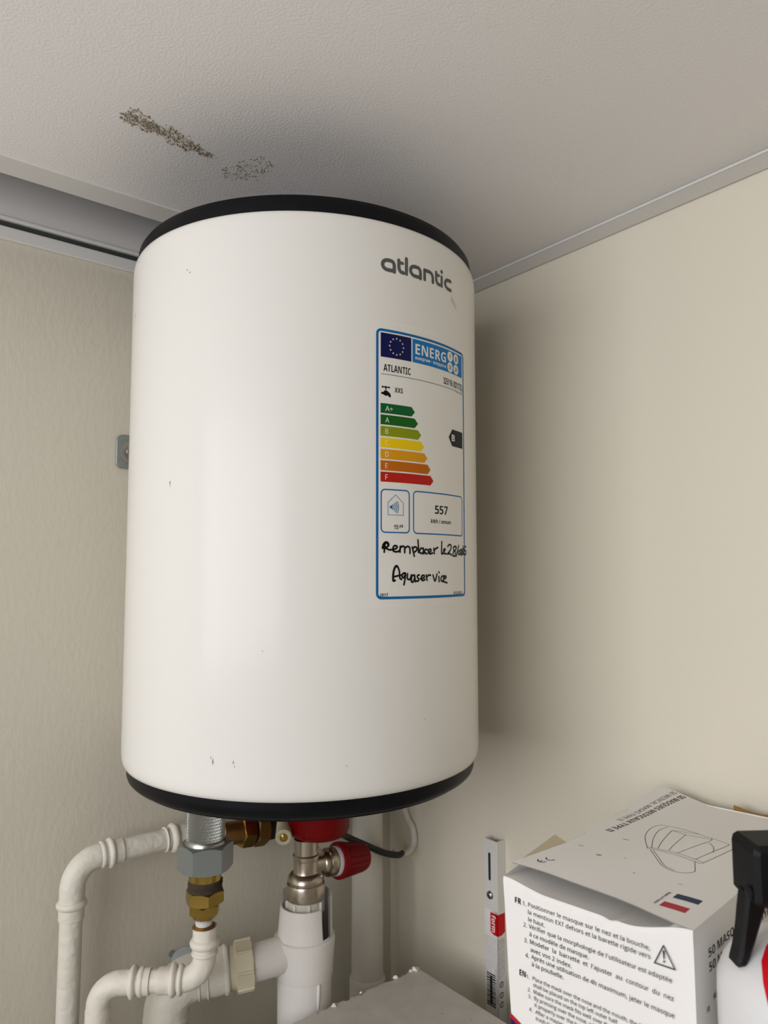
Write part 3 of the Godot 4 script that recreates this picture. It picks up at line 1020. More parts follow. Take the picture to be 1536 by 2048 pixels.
func lid_y(u: float, v: float) -> float:        # height of the lid over the box's top, millimetres: it sags and its far left corner curls up
	var far := clampf((v - 150.0) / 56.0, 0.0, 1.0)
	var left := clampf(1.0 - u / 32.0, 0.0, 1.0)
	return far * left * 5.0 - 2.2 * smoothstep(110.0, 200.0, v) * clampf(u / 40.0, 0.0, 1.0) * clampf((106.0 - u) / 30.0, 0.0, 1.0) + clampf((106.0 - u) / 14.0, 0.0, 1.0) * (0.5 * sin(u * 0.07) * sin(v * 0.045) + 0.4) - 0.25 * clampf((u - 104.8) / 1.2, 0.0, 1.0)


func at_lid(u: float, v: float, lift: float) -> Array:
	var e := 0.5
	var n := Vector3(-(lid_y(u + e, v) - lid_y(u - e, v)), 2 * e, (lid_y(u, v + e) - lid_y(u, v - e))).normalized()
	return [Vector3(u, BOX_H + lid_y(u, v) + lift * 0.07, -v) / 1000, n]


func lid_front(u: float) -> float:
	return 1.4 + 8.6 * smoothstep(106.0, 38.0, u) + 0.8 * sin(u * 0.11)


func fold(u: float) -> float:                    # where the front panel bends back under the lid, millimetres below the top
	return -(lerpf(4.2, 7.6, smoothstep(0.0, 28.0, u)) * smoothstep(107.0, 72.0, u) + 0.3)


func mask_box(label: String, at: Vector3, turn: Basis, printed: bool) -> void:
	var t := thing("mask_box", label, "box", at, turn)
	var white := Color(0.925, 0.915, 0.90)
	var w := BOX_W / 1000
	var d := BOX_D / 1000
	var h := BOX_H / 1000
	if not printed:
		var s0 := begin()
		colour(white)
		box(s0, Vector3(w / 2, h / 2 - 0.0005, -d / 2), Vector3(w, h - 0.001, d), 0.0008)
		part("carton", s0, M.card, t)
		ink = Color.WHITE
		return
	# front panel with the bent strip along its top, and a dent in the fold
	var st := begin()
	colour(white)
	var cols := 54
	var tuck := begin()
	var left_at := func(v: float) -> float: return lerpf(-2.5, 2.7, clampf((-v - 4.0) / 96.0, 0.0, 1.0))
	var rows := func(u: float) -> Array:
		var f: float = fold(u) - (1.6 * exp(-pow((u - 64.0) / 2.6, 2)))
		var lf := lid_front(u)
		var out := [[-BOX_H, 0.0], [-60.0, 0.0], [-30.0, 0.35 * sin(u * 0.05)], [-16.0, 0.5 * sin(u * 0.05)], [f - 2.5, 0.25 - 0.9 * exp(-pow((u - 64.0) / 5.0, 2))], [f - 0.7, -0.1 - 1.2 * exp(-pow((u - 64.0) / 3.0, 2))], [f, -0.7 - 1.2 * exp(-pow((u - 64.0) / 3.0, 2))], [f - 0.25, -2.0], [f - 1.0 - 0.05 * lf, -lf * 0.9 - 2.0], [f - 2.0, -lf - 26.0]]
		return out
	for i in cols:
		var u0 := BOX_W * i / cols
		var u1 := BOX_W * (i + 1) / cols
		var r0: Array = rows.call(u0)
		var r1: Array = rows.call(u1)
		for k in r0.size() - 1:
			var q := []
			for c in [[u0, r0[k]], [u1, r1[k]], [u1, r1[k + 1]], [u0, r0[k + 1]]]:
				var v: float = c[1][0]
				var x: float = lerpf(left_at.call(v), BOX_W, c[0] / BOX_W)
				q.append(Vector3(x, BOX_H + v, c[1][1]) / 1000)
			face(st if k < 6 else tuck, q[0], q[1], q[2], q[3], Vector3(0, 0.5, 1))
	st.generate_normals()
	var front := part("front_panel", st, M.card, t)
	tuck.generate_normals()
	part("tuck_flap", tuck, M.card, t)
	st = begin()
	front_print(st)
	part("front_print", st, M.card, front, "stuff")
	# the other sides
	colour(white)
	st = begin()
	quad(st, Vector3(w, 0, 0), Vector3(w, 0, -d), Vector3(w, h - 0.0002, -d), Vector3(w, h - 0.0002, 0), Vector3.RIGHT)
	var side := part("side_panel", st, M.card, t)
	st = begin()
	side_print(st)
	part("side_print", st, M.card, side, "stuff")
	colour(white)
	st = begin()
	face(st, Vector3(0.0027, 0, 0), Vector3(0, 0, -d), Vector3(0, h - 0.001, -d), Vector3(-0.0025, h - 0.0045, 0), Vector3.LEFT)
	tri(st, Vector3(-0.0025, h - 0.0045, 0), Vector3(0, h - 0.001, -d), Vector3(0.0, h - 0.001, -0.012), Vector3.LEFT, Vector3.LEFT, Vector3.LEFT)
	part("side_panel", st, M.card, t)
	st = begin()
	quad(st, Vector3(0, 0, -d), Vector3(w, 0, -d), Vector3(w, h - 0.001, -d), Vector3(0, h - 0.001, -d), Vector3.FORWARD)
	part("back_panel", st, M.card, t)
	st = begin()
	quad(st, Vector3(0.0027, 0.0003, 0), Vector3(w, 0.0003, 0), Vector3(w, 0.0003, -d), Vector3(0, 0.0003, -d), Vector3.DOWN)
	part("bottom_panel", st, M.card, t)
	# the lid, its left edge torn and uneven
	st = begin()
	colour(white)
	var edge := func(v: float) -> float:
		if v < 16.0:
			return lerpf(-4.2, -2.8, (v - 9.0) / 7.0)
		if v < 60.0:
			return lerpf(-2.8, 2.6, (v - 16.0) / 44.0)
		if v < 88.0:
			return 2.3
		if v < 95.0:
			return lerpf(2.0, -2.3, (v - 88.0) / 7.0)
		return lerpf(-2.3, -3.4, (v - 95.0) / 111.0) + 0.5 * sin(v * 0.21)
	var nu := 26
	var nv := 60
	for lift in [0.0, -7.0]:
		for i in nu:
			for k in nv:
				var q := []
				var nn := []
				for c in [[i, k], [i + 1, k], [i + 1, k + 1], [i, k + 1]]:
					var f: float = float(c[0]) / nu
					var g: float = float(c[1]) / nv
					var uu := lerpf(-4.0, BOX_W, f)
					var v0 := lid_front(maxf(uu, 0.0))
					var v := lerpf(v0, BOX_D + 3.0 * (1.0 - f), g)
					var x: float = lerpf(edge.call(v), BOX_W, f)
					var r: Array = at_lid(x, v, lift)
					q.append(r[0])
					nn.append(r[1] if lift == 0.0 else -r[1])
				tri(st, q[0], q[1], q[2], nn[0], nn[1], nn[2])
				tri(st, q[0], q[2], q[3], nn[0], nn[2], nn[3])
	var lid := part("lid", st, M.card, t)
	st = begin()
	lid_print(st)
	part("lid_print", st, M.card, lid, "stuff")
	# the dust flap that sticks out at the left, raw card inside
	colour(Color(0.76, 0.71, 0.60))
	st = begin()
	var f0 := Vector3(-2.2, BOX_H - 0.5, -15.0) / 1000
	var f1 := Vector3(3.0, BOX_H - 0.5, -62.0) / 1000
	var f2 := Vector3(-5.5, BOX_H + 3.2, -61.0) / 1000
	for s in [-1.0, 1.0]:
		var o: Vector3 = Vector3(0, 0.0003, 0.0004) * s
		var n = (f1 - f0).cross(f2 - f0).normalized() * s
		tri(st, f0 + o, f1 + o, f2 + o, n, n, n)
	part("dust_flap", st, M.card, t)
	# torn brown card at the far edge of the lid
	colour(Color(0.55, 0.42, 0.22))
	st = begin()
	for i in 8:
		var u0 := 52.0 + i * 6.5
		var u1 := u0 + 6.5
		face(st, Vector3(u0, BOX_H - 2.0, -BOX_D - 0.6) / 1000, Vector3(u1, BOX_H - 2.0, -BOX_D - 0.6) / 1000, Vector3(u1, BOX_H + 1.2 + 1.4 * sin(u1 * 0.16), -BOX_D - 1.2) / 1000, Vector3(u0, BOX_H + 1.2 + 1.4 * sin(u0 * 0.16), -BOX_D - 1.2) / 1000, Vector3.BACK)
	part("torn_edge", st, M.card, t)
	ink = Color.WHITE


func front_print(st: SurfaceTool) -> void:
	var map := func(u: float, v: float, lift: float) -> Array: return at_front(u, v, lift + 9.0)
	colour(Color(0.13, 0.13, 0.14))
	write(st, "FR", true, 5.8, 9.9, -16.4, 3.1, map, 1.0, 20.0)
	write(st, "EN", true, 8.0, 12.0, -54.4, 3.1, map, 1.0, 20.0)
	var ls := [["1.", 11.0, 0.0, -16.3], ["Positionner le masque sur le nez et la bouche,", 14.6, 84.6, -16.0], ["la mention EXT dehors et la barette rigide vers", 14.4, 84.8, -20.0], ["le haut.", 14.5, 25.0, -23.9], ["2.", 11.2, 0.0, -27.6], ["Vérifier que la morphologie de l'utilisateur est adaptée", 14.7, 95.2, -27.4], ["à ce modèle de masque.", 15.0, 51.2, -31.5], ["3.", 11.5, 0.0, -35.7], ["Modeler  la  barrette  et  l'ajuster  au  contour  du  nez", 15.3, 95.7, -35.4], ["avec vos 2 index.", 15.5, 41.0, -39.5], ["4.", 12.1, 0.0, -43.5], ["Après une utilisation de 4h maximum, jeter le masque", 15.9, 95.8, -43.1], ["à la poubelle.", 16.1, 36.0, -46.9]]
	for l in ls:
		write(st, l[0], false, l[1], l[2], l[3], 2.25, map, 1.0, 20.0)
	var en := [["1.", 12.6, -54.4], ["Place the mask over the nose and the mouth, the EXT mark", 16.5, -54.1], ["shall be placed on the top left outer half.", 16.8, -57.4], ["2.", 13.2, -61.0], ["Make sure the mask fits well over the nose and chin.", 17.0, -60.8], ["3.", 13.4, -64.4], ["By pressing over the nose, adjust the metal strip so that", 17.3, -64.1], ["it properly over the bridge.", 17.5, -67.5], ["4.", 13.9, -71.0], ["After a maximum of 4h use, throw the mask in the", 17.8, -70.9], ["trash bin.", 18.0, -74.2]]
	for l in en:
		write(st, l[0], false, l[1], 0.0, l[2], 1.95, map, 1.0, 20.0)
	colour(Color(0.30, 0.30, 0.32))
	stroke(st, [Vector2(91.6, -11.4), Vector2(86.8, -20.9), Vector2(96.9, -20.6), Vector2(91.6, -11.4)], 0.6, map, 1.0, true, 20.0)
	fill(st, [Vector2(91.1, -13.6), Vector2(92.2, -13.6), Vector2(91.9, -17.6), Vector2(91.4, -17.6)], map, 1.0, 20.0)
	disc(st, Vector2(91.65, -18.7), 0.5, map, 1.0, 10)
	colour(Color(0.72, 0.10, 0.14))
	fill(st, [Vector2(1.3, -77.0), Vector2(12.0, -81.8), Vector2(30.0, -88.0), Vector2(30.0, -99.0), Vector2(2.7, -99.0)], map, 1.0, 20.0)
	colour(Color(0.12, 0.13, 0.36))
	fill(st, [Vector2(1.6, -79.4), Vector2(12.0, -84.2), Vector2(30.0, -90.5), Vector2(30.0, -99.0), Vector2(2.7, -99.0)], map, 2.0, 20.0)
	ink = Color.WHITE


func side_print(st: SurfaceTool) -> void:
	colour(Color(0.12, 0.12, 0.13))
	write(st, "50 MASQUES MEDICAUX TYPE II", true, 16.9, 140.0, -18.3, 4.2, at_side, 1.0, 20.0)
	write(st, "50 MEDICAL MASKS TYPE II", true, 17.2, 118.0, -25.0, 4.2, at_side, 1.0, 20.0)
	write(st, "REF", true, 21.0, 30.0, -39.0, 2.6, at_side, 1.0, 20.0)
	write(st, "FR", true, 12.6, 16.0, -42.0, 2.6, at_side, 1.0, 20.0)
	ink = Color.WHITE


func lid_print(st: SurfaceTool) -> void:
	# most of the lid is read from the far left: u runs towards the front there
	colour(Color(0.16, 0.16, 0.17))
	write(st, "50 MASQUES MEDICAUX TYPE II", true, 0.0, 106.0, 0.0, 4.4, turned(8.6, 205.0, 0.055), 1.0, 8.0)
	write(st, "50 MEDICAL MASKS TYPE II", false, 0.0, 82.0, 0.0, 3.7, turned(2.6, 206.0, 0.05), 1.0, 8.0)
	# the mask in line drawing
	colour(Color(0.34, 0.34, 0.35))
	var lines := [[43.4, 86.6, 32.7, 106.3, 28.3, 122.9, 29.4, 133.7, 35.6, 137.2, 45.6, 137.3, 57.0, 134.4, 67.9, 131.6, 76.8, 128.2], [45.3, 88.4, 38.0, 106.9, 34.0, 123.6, 35.1, 134.3], [48.3, 90.5, 44.7, 104.7, 40.1, 129.6], [40.1, 129.6, 56.2, 135.0], [54.7, 91.5, 52.8, 104.0, 50.4, 127.1], [50.4, 127.1, 65.3, 129.9], [40.1, 129.6, 50.4, 127.1], [60.3, 90.2, 63.0, 105.6, 66.2, 124.7, 65.3, 131.3], [67.4, 121.6, 72.5, 114.9, 75.4, 106.4], [42.4, 88.9, 48.7, 89.6, 60.3, 90.2, 72.2, 87.8, 76.9, 86.1], [43.4, 86.6, 49.2, 87.3, 61.1, 87.0, 72.5, 84.4, 77.1, 83.4], [72.2, 87.8, 74.9, 107.2, 77.2, 123.6, 76.8, 128.2], [77.4, 84.8, 79.8, 102.2, 81.9, 122.0], [46.0, 85.0, 53.1, 76.2, 61.9, 66.0, 69.4, 62.7, 75.6, 64.6, 78.7, 69.0, 78.0, 72.8, 73.2, 84.4], [47.4, 85.6, 54.6, 77.0, 62.6, 67.4, 69.4, 64.2]]
	for l in lines:
		var pts := []
		for i in range(0, l.size(), 2):
			pts.append(Vector2(l[i], l[i + 1]))
		stroke(st, smooth(pts, 5), 0.42, at_lid, 1.0, true, 8.0)
	colour(Color(0.20, 0.25, 0.36))
	fill(st, [Vector2(84.1, 34.6), Vector2(97.3, 34.6), Vector2(97.3, 28.3), Vector2(84.1, 28.3)], at_lid, 1.0, 8.0)
	colour(Color(0.72, 0.22, 0.26))
	fill(st, [Vector2(83.1, 21.0), Vector2(96.3, 21.0), Vector2(96.3, 14.4), Vector2(83.1, 14.4)], at_lid, 1.0, 8.0)
	colour(Color(0.25, 0.25, 0.26))
	write(st, "Made in France", true, 0.0, 18.5, 0.0, 1.7, turned(79.6, 33.8, 0.0), 1.0, 8.0)
	# the mark of two rounded letters near the left edge
	colour(Color(0.12, 0.12, 0.13))
	for q in [[10.6, 29.8, 0], [8.6, 24.0, 1]]:
		var arc := []
		for i in 13:
			arc.append(Vector2(q[0], q[1]) + Vector2.from_angle(lerpf(0.15, PI - 0.15, i / 12.0) + PI) * Vector2(2.6, 3.0))
		stroke(st, arc, 0.75, at_lid, 1.0, true, 8.0)
		if q[2] == 1:
			stroke(st, [Vector2(q[0], q[1] - 0.4), Vector2(q[0], q[1] - 2.8)], 0.7, at_lid, 1.0, true, 8.0)
	# grey rub marks
	colour(Color(0.66, 0.64, 0.60))
	for q in [[26.0, 93.0, 2.6, 0.9], [28.0, 55.0, 1.8, 1.6], [12.0, 62.0, 2.2, 0.8], [55.0, 45.0, 0.8, 0.8], [80.0, 48.0, 1.6, 0.5], [41.0, 62.0, 0.8, 0.6]]:
		var pts := []
		for i in 12:
			pts.append(Vector2(q[0], q[1]) + Vector2.from_angle(TAU * i / 12) * Vector2(q[2], q[3]) * rng.randf_range(0.7, 1.2))
		fill(st, pts, at_lid, 0.6, 8.0)
	ink = Color.WHITE


# text turned a quarter, read from the far left of the lid: it starts at depth v0 and runs to the front, its capitals towards the right
func turned(u0: float, v0: float, slope: float) -> Callable:
	return func(u: float, v: float, lift: float) -> Array: return at_lid(u0 + v + slope * (v0 - u - 100.0), v0 - u, lift)


# ------------------------------------------------------------------ pipework
func ring(y0: float, y1: float, r_in: float, r: float) -> Array:      # a rounded bulge for lathe(), bottom to top
	var out := []
	for k in 9:
		var a := PI * k / 8.0
		out.append(Vector2(r_in + (r - r_in) * sin(a), lerpf(y0, y1, 0.5 - 0.5 * cos(a))))
	return out


func dielectric_union() -> void:
	var at := Vector3(-0.2885, 1.4760, 0.125)
	var t := thing("pipe_union", "large zinc hexagonal nut above stacked brass nuts under the left of the heater", "pipe fitting", at)
	var y := func(w: float) -> float: return w - at.y
	var st := begin()
	lathe(st, [Vector2(0.0148, y.call(1.5465)), Vector2(0.0148, y.call(1.594))], Transform3D(), 64)
	part("knurled_collar", st, M.knurl, t)
	st = begin()
	lathe(st, [Vector2(0.0140, y.call(1.540)), Vector2(0.0162, y.call(1.5425)), Vector2(0.0164, y.call(1.5445)), Vector2(0.0150, y.call(1.547)), Vector2(0.0146, y.call(1.5475))], Transform3D(), 48)
	part("collar_lip", st, M.steel, t)
	st = begin()
	nut(st, Transform3D(Basis(Vector3.UP, deg_to_rad(-51)), Vector3(0, y.call(1.5235), 0)), 0.0375, 0.0205, 0.0142)
	part("hexagonal_nut", st, M.zinc, t)
	st = begin()
	lathe(st, [Vector2(0.0125, y.call(1.512)), Vector2(0.0127, y.call(1.524)), Vector2(0.0125, y.call(1.526))], Transform3D(), 40)
	part("threaded_neck", st, M.brass, t)
	st = begin()
	lathe(st, [Vector2(0.0136, y.call(1.5083)), Vector2(0.0135, y.call(1.5095)), Vector2(0.0132, y.call(1.5108)), Vector2(0.0133, y.call(1.513)), Vector2(0.0128, y.call(1.5155)), Vector2(0.0122, y.call(1.517))], Transform3D(Basis(), Vector3.ZERO), 40)
	for i in 5:
		var path := []
		for k in 14:
			var a := -1.4 + i * 0.5 + k * 0.12
			path.append(Vector3(sin(a) * 0.0134, y.call(1.5110 + i * 0.0010 + 0.0008 * sin(k * 0.9 + i)), cos(a) * 0.0134))
		sweep(st, path, 0.00035, 5)
	part("hemp_seal", st, M.hemp, t)
	st = begin()
	nut(st, Transform3D(Basis(Vector3.UP, deg_to_rad(-14)), Vector3(0, y.call(1.4985), 0)), 0.0268, 0.0100, 0.008)
	part("brass_nut", st, M.brass, t)
	st = begin()
	nut(st, Transform3D(Basis(Vector3.UP, deg_to_rad(-33)), Vector3(0, y.call(1.4900), 0)), 0.0212, 0.0078, 0.006)
	lathe(st, [Vector2(0.0060, y.call(1.4862)), Vector2(0.0088, y.call(1.4872)), Vector2(0.0104, y.call(1.4900))], Transform3D(), 36)
	part("compression_nut", st, M.brass, t)
	st = begin()
	lathe(st, [Vector2(0.0092, y.call(1.4800)), Vector2(0.0080, y.call(1.4815)), Vector2(0.0062, y.call(1.4830)), Vector2(0.0060, y.call(1.4878))], Transform3D(), 28)
	part("copper_tail", st, M.copper, t)
	st = begin()
	lathe(st, [Vector2(0.0066, y.call(1.4818)), Vector2(0.0064, y.call(1.4852)), Vector2(0.0050, y.call(1.4864))], Transform3D(Basis(), Vector3(-0.0006, 0, 0.0006)), 24)
	part("sealing_tape", st, M.gasket_white, t)


func fitting(t: Node3D, pts: Array, r: float, called := "elbow") -> void:
	var st := begin()
	sweep(st, pts, r, 24)
	part(called, st, M.painted, t)


func bead_on(t: Node3D, at: Vector3, dir: Vector3, r_in: float, r: float, w: float) -> void:
	var st := begin()
	lathe(st, ring(-w / 2, w / 2, r_in, r), along(at, dir), 28)
	part("bead", st, M.painted, t)


func cold_pipe() -> void:
	var t := thing("water_pipe", "white painted crimped pipe with two elbows under the brass nuts", "pipe", Vector3(-0.353, 1.2, 0.085))
	var o := Vector3(-0.353, 1.2, 0.085)
	var a := Vector3(-0.2877, 1.4805, 0.125) - o        # top, under the brass
	var b := Vector3(-0.2877, 1.4408, 0.125) - o        # first bend
	var c := Vector3(-0.3545, 1.4408, 0.081) - o        # second bend
	var d := Vector3(-0.3545, 0.05, 0.081) - o
	var path := rounded_path([a, b, c, d], 0.0165, 10)
	var st := begin()
	sweep(st, path, 0.0084, 24)
	part("tube", st, M.painted, t)
	var dir := (c - b).normalized()
	fitting(t, rounded_path([a + Vector3.DOWN * 0.001, b, b + dir * 0.0345], 0.0165), 0.0089)
	fitting(t, rounded_path([c - dir * 0.0385, c, c + Vector3.DOWN * 0.0205], 0.0165), 0.0089)
	for q in [[a + Vector3.DOWN * 0.0125, Vector3.DOWN, 0.0116, 0.0068], [a + Vector3.DOWN * 0.0200, Vector3.DOWN, 0.0102, 0.0032], [b + dir * 0.0178, dir, 0.0112, 0.004], [b + dir * 0.0235, dir, 0.0120, 0.0052], [c - dir * 0.0325, dir, 0.0106, 0.0050], [c - dir * 0.0262, dir, 0.0120, 0.0052]]:
		bead_on(t, q[0], q[1], 0.0088, q[2], q[3])
	# sockets: straight sleeves with a clean end
	for q in [[a + Vector3.DOWN * 0.0004, a + Vector3.DOWN * 0.0105, 0.0094], [b + dir * 0.0255, b + dir * 0.0350, 0.0097], [c - dir * 0.0390, c - dir * 0.0345, 0.0098], [c + Vector3.DOWN * 0.0180, c + Vector3.DOWN * 0.0290, 0.0094]]:
		st = begin()
		sweep(st, [q[0], q[1]], q[2], 24)
		part("socket", st, M.painted, t)
	bead_on(t, c + Vector3.DOWN * 0.0315, Vector3.DOWN, 0.0088, 0.0114, 0.0062)


func hot_pipe() -> void:
	var o := Vector3(-0.3624, 0.0, 0.03)
	var t := thing("riser_pipe", "tall white painted riser pipe that bends right along the wall at the far left", "pipe", o)
	var a := Vector3(-0.3640, 0.001, 0.03) - o
	var b := Vector3(-0.3617, 1.5185, 0.03) - o
	var c := Vector3(-0.2550, 1.5205, 0.032) - o
	var d := Vector3(-0.2300, 1.5145, 0.034) - o
	var st := begin()
	sweep(st, rounded_path([a, b, c, d], 0.022, 12), 0.0090, 28)
	part("tube", st, M.painted, t)
	var dir := (c - b).normalized()
	fitting(t, rounded_path([b + Vector3.DOWN * 0.034, b, b + dir * 0.030], 0.022), 0.0101)
	for q in [[b + Vector3.DOWN * 0.0335, Vector3.DOWN, 0.0122, 0.0062], [b + dir * 0.0232, dir, 0.0112, 0.0045], [b + dir * 0.0300, dir, 0.0124, 0.0058], [b + dir * 0.078, dir, 0.0108, 0.0018], [b + dir * 0.0855, dir, 0.0128, 0.0070]]:
		bead_on(t, q[0], q[1], 0.0092, q[2], q[3])
	for q in [[b + Vector3.DOWN * 0.0345, b + Vector3.DOWN * 0.0450, 0.0102], [b + dir * 0.0310, b + dir * 0.0395, 0.0104], [b + dir * 0.0845, b + dir * 0.0990, 0.0100]]:
		st = begin()
		sweep(st, [q[0], q[1]], q[2], 24)
		part("socket", st, M.painted, t)


func brass_fitting() -> void:
	var o := Vector3(-0.2300, 1.5140, 0.034)
	var t := thing("brass_coupling", "brass coupling of two nuts half hidden behind the heater's black rim", "pipe fitting", o)
	var dir := Vector3(1, -0.09, 0.02).normalized()
	var st := begin()
	sweep(st, [Vector3.ZERO, dir * 0.022], 0.0108, 28)
	part("coupling_body", st, M.copper, t)
	st = begin()
	nut(st, along(dir * 0.0185, dir), 0.0255, 0.0125, 0.006)
	part("union_nut", st, M.brass, t)
	st = begin()
	nut(st, along(dir * 0.0335, dir).rotated_local(Vector3.UP, 0.35), 0.0262, 0.0122, 0.006)
	part("union_nut", st, M.brass_dull, t)
	st = begin()
	sweep(st, rounded_path([dir * 0.045, dir * 0.062, dir * 0.062 + Vector3.UP * 0.085], 0.010), 0.0105, 24)
	part("elbow", st, M.hemp, t)


func safety_valve() -> void:
	var o := Vector3(-0.1788, 1.4640, 0.1)
	var t := thing("safety_valve", "nickel plated safety valve with a red knob and a red collar under the heater", "valve", o)
	var st := begin()
	# the red collar against the heater's base
	lathe(st, [Vector2(0.0, 1.5165 - o.y), Vector2(0.019, 1.5165 - o.y), Vector2(0.0235, 1.5180 - o.y), Vector2(0.0265, 1.5205 - o.y), Vector2(0.0285, 1.5245 - o.y), Vector2(0.0285, 1.5905 - o.y)], Transform3D(Basis(), Vector3(0.0135, 0, 0.0)), 64)
	var red_ := part("red_collar", st, M.red, t)
	for k in 3:
		st = begin()
		var a := deg_to_rad(-62 + k * 11)
		box(st, Vector3(0.0135 + sin(a) * 0.0278, 1.5228 - o.y, cos(a) * 0.0278), Vector3(0.0016, 0.0018, 0.0022), 0.0004, Basis(Vector3.UP, a))
		part("raised_mark", st, M.red, red_)
	st = begin()
	lathe(st, [Vector2(0.0112, 1.4985 - o.y), Vector2(0.0118, 1.5010 - o.y), Vector2(0.0118, 1.5030 - o.y), Vector2(0.0106, 1.5042 - o.y), Vector2(0.0108, 1.5170 - o.y)], Transform3D(), 48)
	lathe(st, [Vector2(0.0118, 1.4875 - o.y), Vector2(0.0110, 1.4895 - o.y), Vector2(0.0112, 1.4990 - o.y)], Transform3D(), 48)
	part("valve_body", st, M.nickel, t)
	st = begin()
	lathe(st, [Vector2(0.0150, 1.4650 - o.y), Vector2(0.0170, 1.4656 - o.y), Vector2(0.0174, 1.4672 - o.y), Vector2(0.0174, 1.4775 - o.y), Vector2(0.0168, 1.4790 - o.y), Vector2(0.0158, 1.4795 - o.y), Vector2(0.0158, 1.4806 - o.y), Vector2(0.0166, 1.4818 - o.y), Vector2(0.0160, 1.4845 - o.y), Vector2(0.0145, 1.4866 - o.y), Vector2(0.0128, 1.4878 - o.y), Vector2(0.0108, 1.4884 - o.y)], Transform3D(), 64)
	var low := part("outlet_ring", st, M.nickel, t)
	# cast figures on the ring
	st = begin()
	var on_ring := func(u: float, v: float, lift: float) -> Array:
		var a := deg_to_rad(-46.0) + u / 17.4
		var d := Vector3(sin(a), 0, cos(a))
		return [d * (0.0174 + lift * 0.00012) + Vector3.UP * (0.0062 + v / 1000), d]
	write(st, "CE 1487", true, 0.0, 9.6, 0.0, 2.6, on_ring, 2.0, 3.0)
	part("cast_figures", st, M.steel, low, "stuff")
	# the side branch, its flange, the white washer and the red knob
	var dir := Vector3(0.995, -0.10, 0.0).normalized()
	var s := Vector3(0, 1.4930 - o.y, 0)
	st = begin()
	lathe(st, [Vector2(0.0080, 0.0), Vector2(0.0080, 0.0168), Vector2(0.0094, 0.0180), Vector2(0.0100, 0.0200), Vector2(0.0090, 0.0208), Vector2(0.0092, 0.0214), Vector2(0.0122, 0.0222), Vector2(0.0126, 0.0240), Vector2(0.0126, 0.0292), Vector2(0.0120, 0.0304), Vector2(0.006, 0.0306)], along(s, dir), 48)
	part("side_branch", st, M.nickel, t)
	st = begin()
	lathe(st, [Vector2(0.0, 0.0302), Vector2(0.0128, 0.0302), Vector2(0.0130, 0.0306), Vector2(0.0130, 0.0338), Vector2(0.0126, 0.0342), Vector2(0.0, 0.0342)], along(s, dir), 48)
	part("washer", st, M.gasket_white, t)
	st = begin()
	lathe(st, [Vector2(0.0, 0.0340), Vector2(0.0160, 0.0340), Vector2(0.0164, 0.0348), Vector2(0.0162, 0.0392), Vector2(0.0154, 0.0400), Vector2(0.0122, 0.0640), Vector2(0.0112, 0.0662), Vector2(0.0096, 0.0668), Vector2(0.0, 0.0668)], along(s, dir), 64, 0.0, TAU, 25.0)
	var knob := part("knob", st, M.red, t)
	for k in 16:
		st = begin()
		var a := TAU * k / 16
		var xf := along(s, dir)
		var d := Vector3(sin(a), 0, cos(a))
		var p0 := d * 0.0154 + Vector3.UP * 0.0402
		var p1 := d * 0.0122 + Vector3.UP * 0.0636
		sweep(st, [xf * p0, xf * p1], 0.0006, 6)
		part("grip_rib", st, M.red, knob)
	# the lug behind the branch and the little screw plug beside the collar
	st = begin()
	extrude(st, PackedVector2Array([Vector2(0.009, 0.034), Vector2(0.022, 0.034), Vector2(0.0105, 0.0462), Vector2(0.009, 0.0462)]), 0.004, 0.0006)
	part("lug", st, M.nickel, t)
	var view := Vector3(-0.52, -0.12, 0.84).normalized()
	var plug := Vector3(-0.2035, 1.5235, 0.102) - o
	st = begin()
	lathe(st, [Vector2(0.0068, -0.03), Vector2(0.0074, -0.002), Vector2(0.0070, 0.0002), Vector2(0.0056, 0.0010), Vector2(0.0040, 0.0004), Vector2(0.0, 0.0004)], along(plug, view), 32)
	var pl := part("screw_plug", st, M.ivory, t)
	st = begin()
	lathe(st, [Vector2(0.0036, 0.0), Vector2(0.0034, 0.0014), Vector2(0.0022, 0.0022), Vector2(0.0, 0.0024)], along(plug, view), 20)
	part("screw_head", st, M.brass, pl)


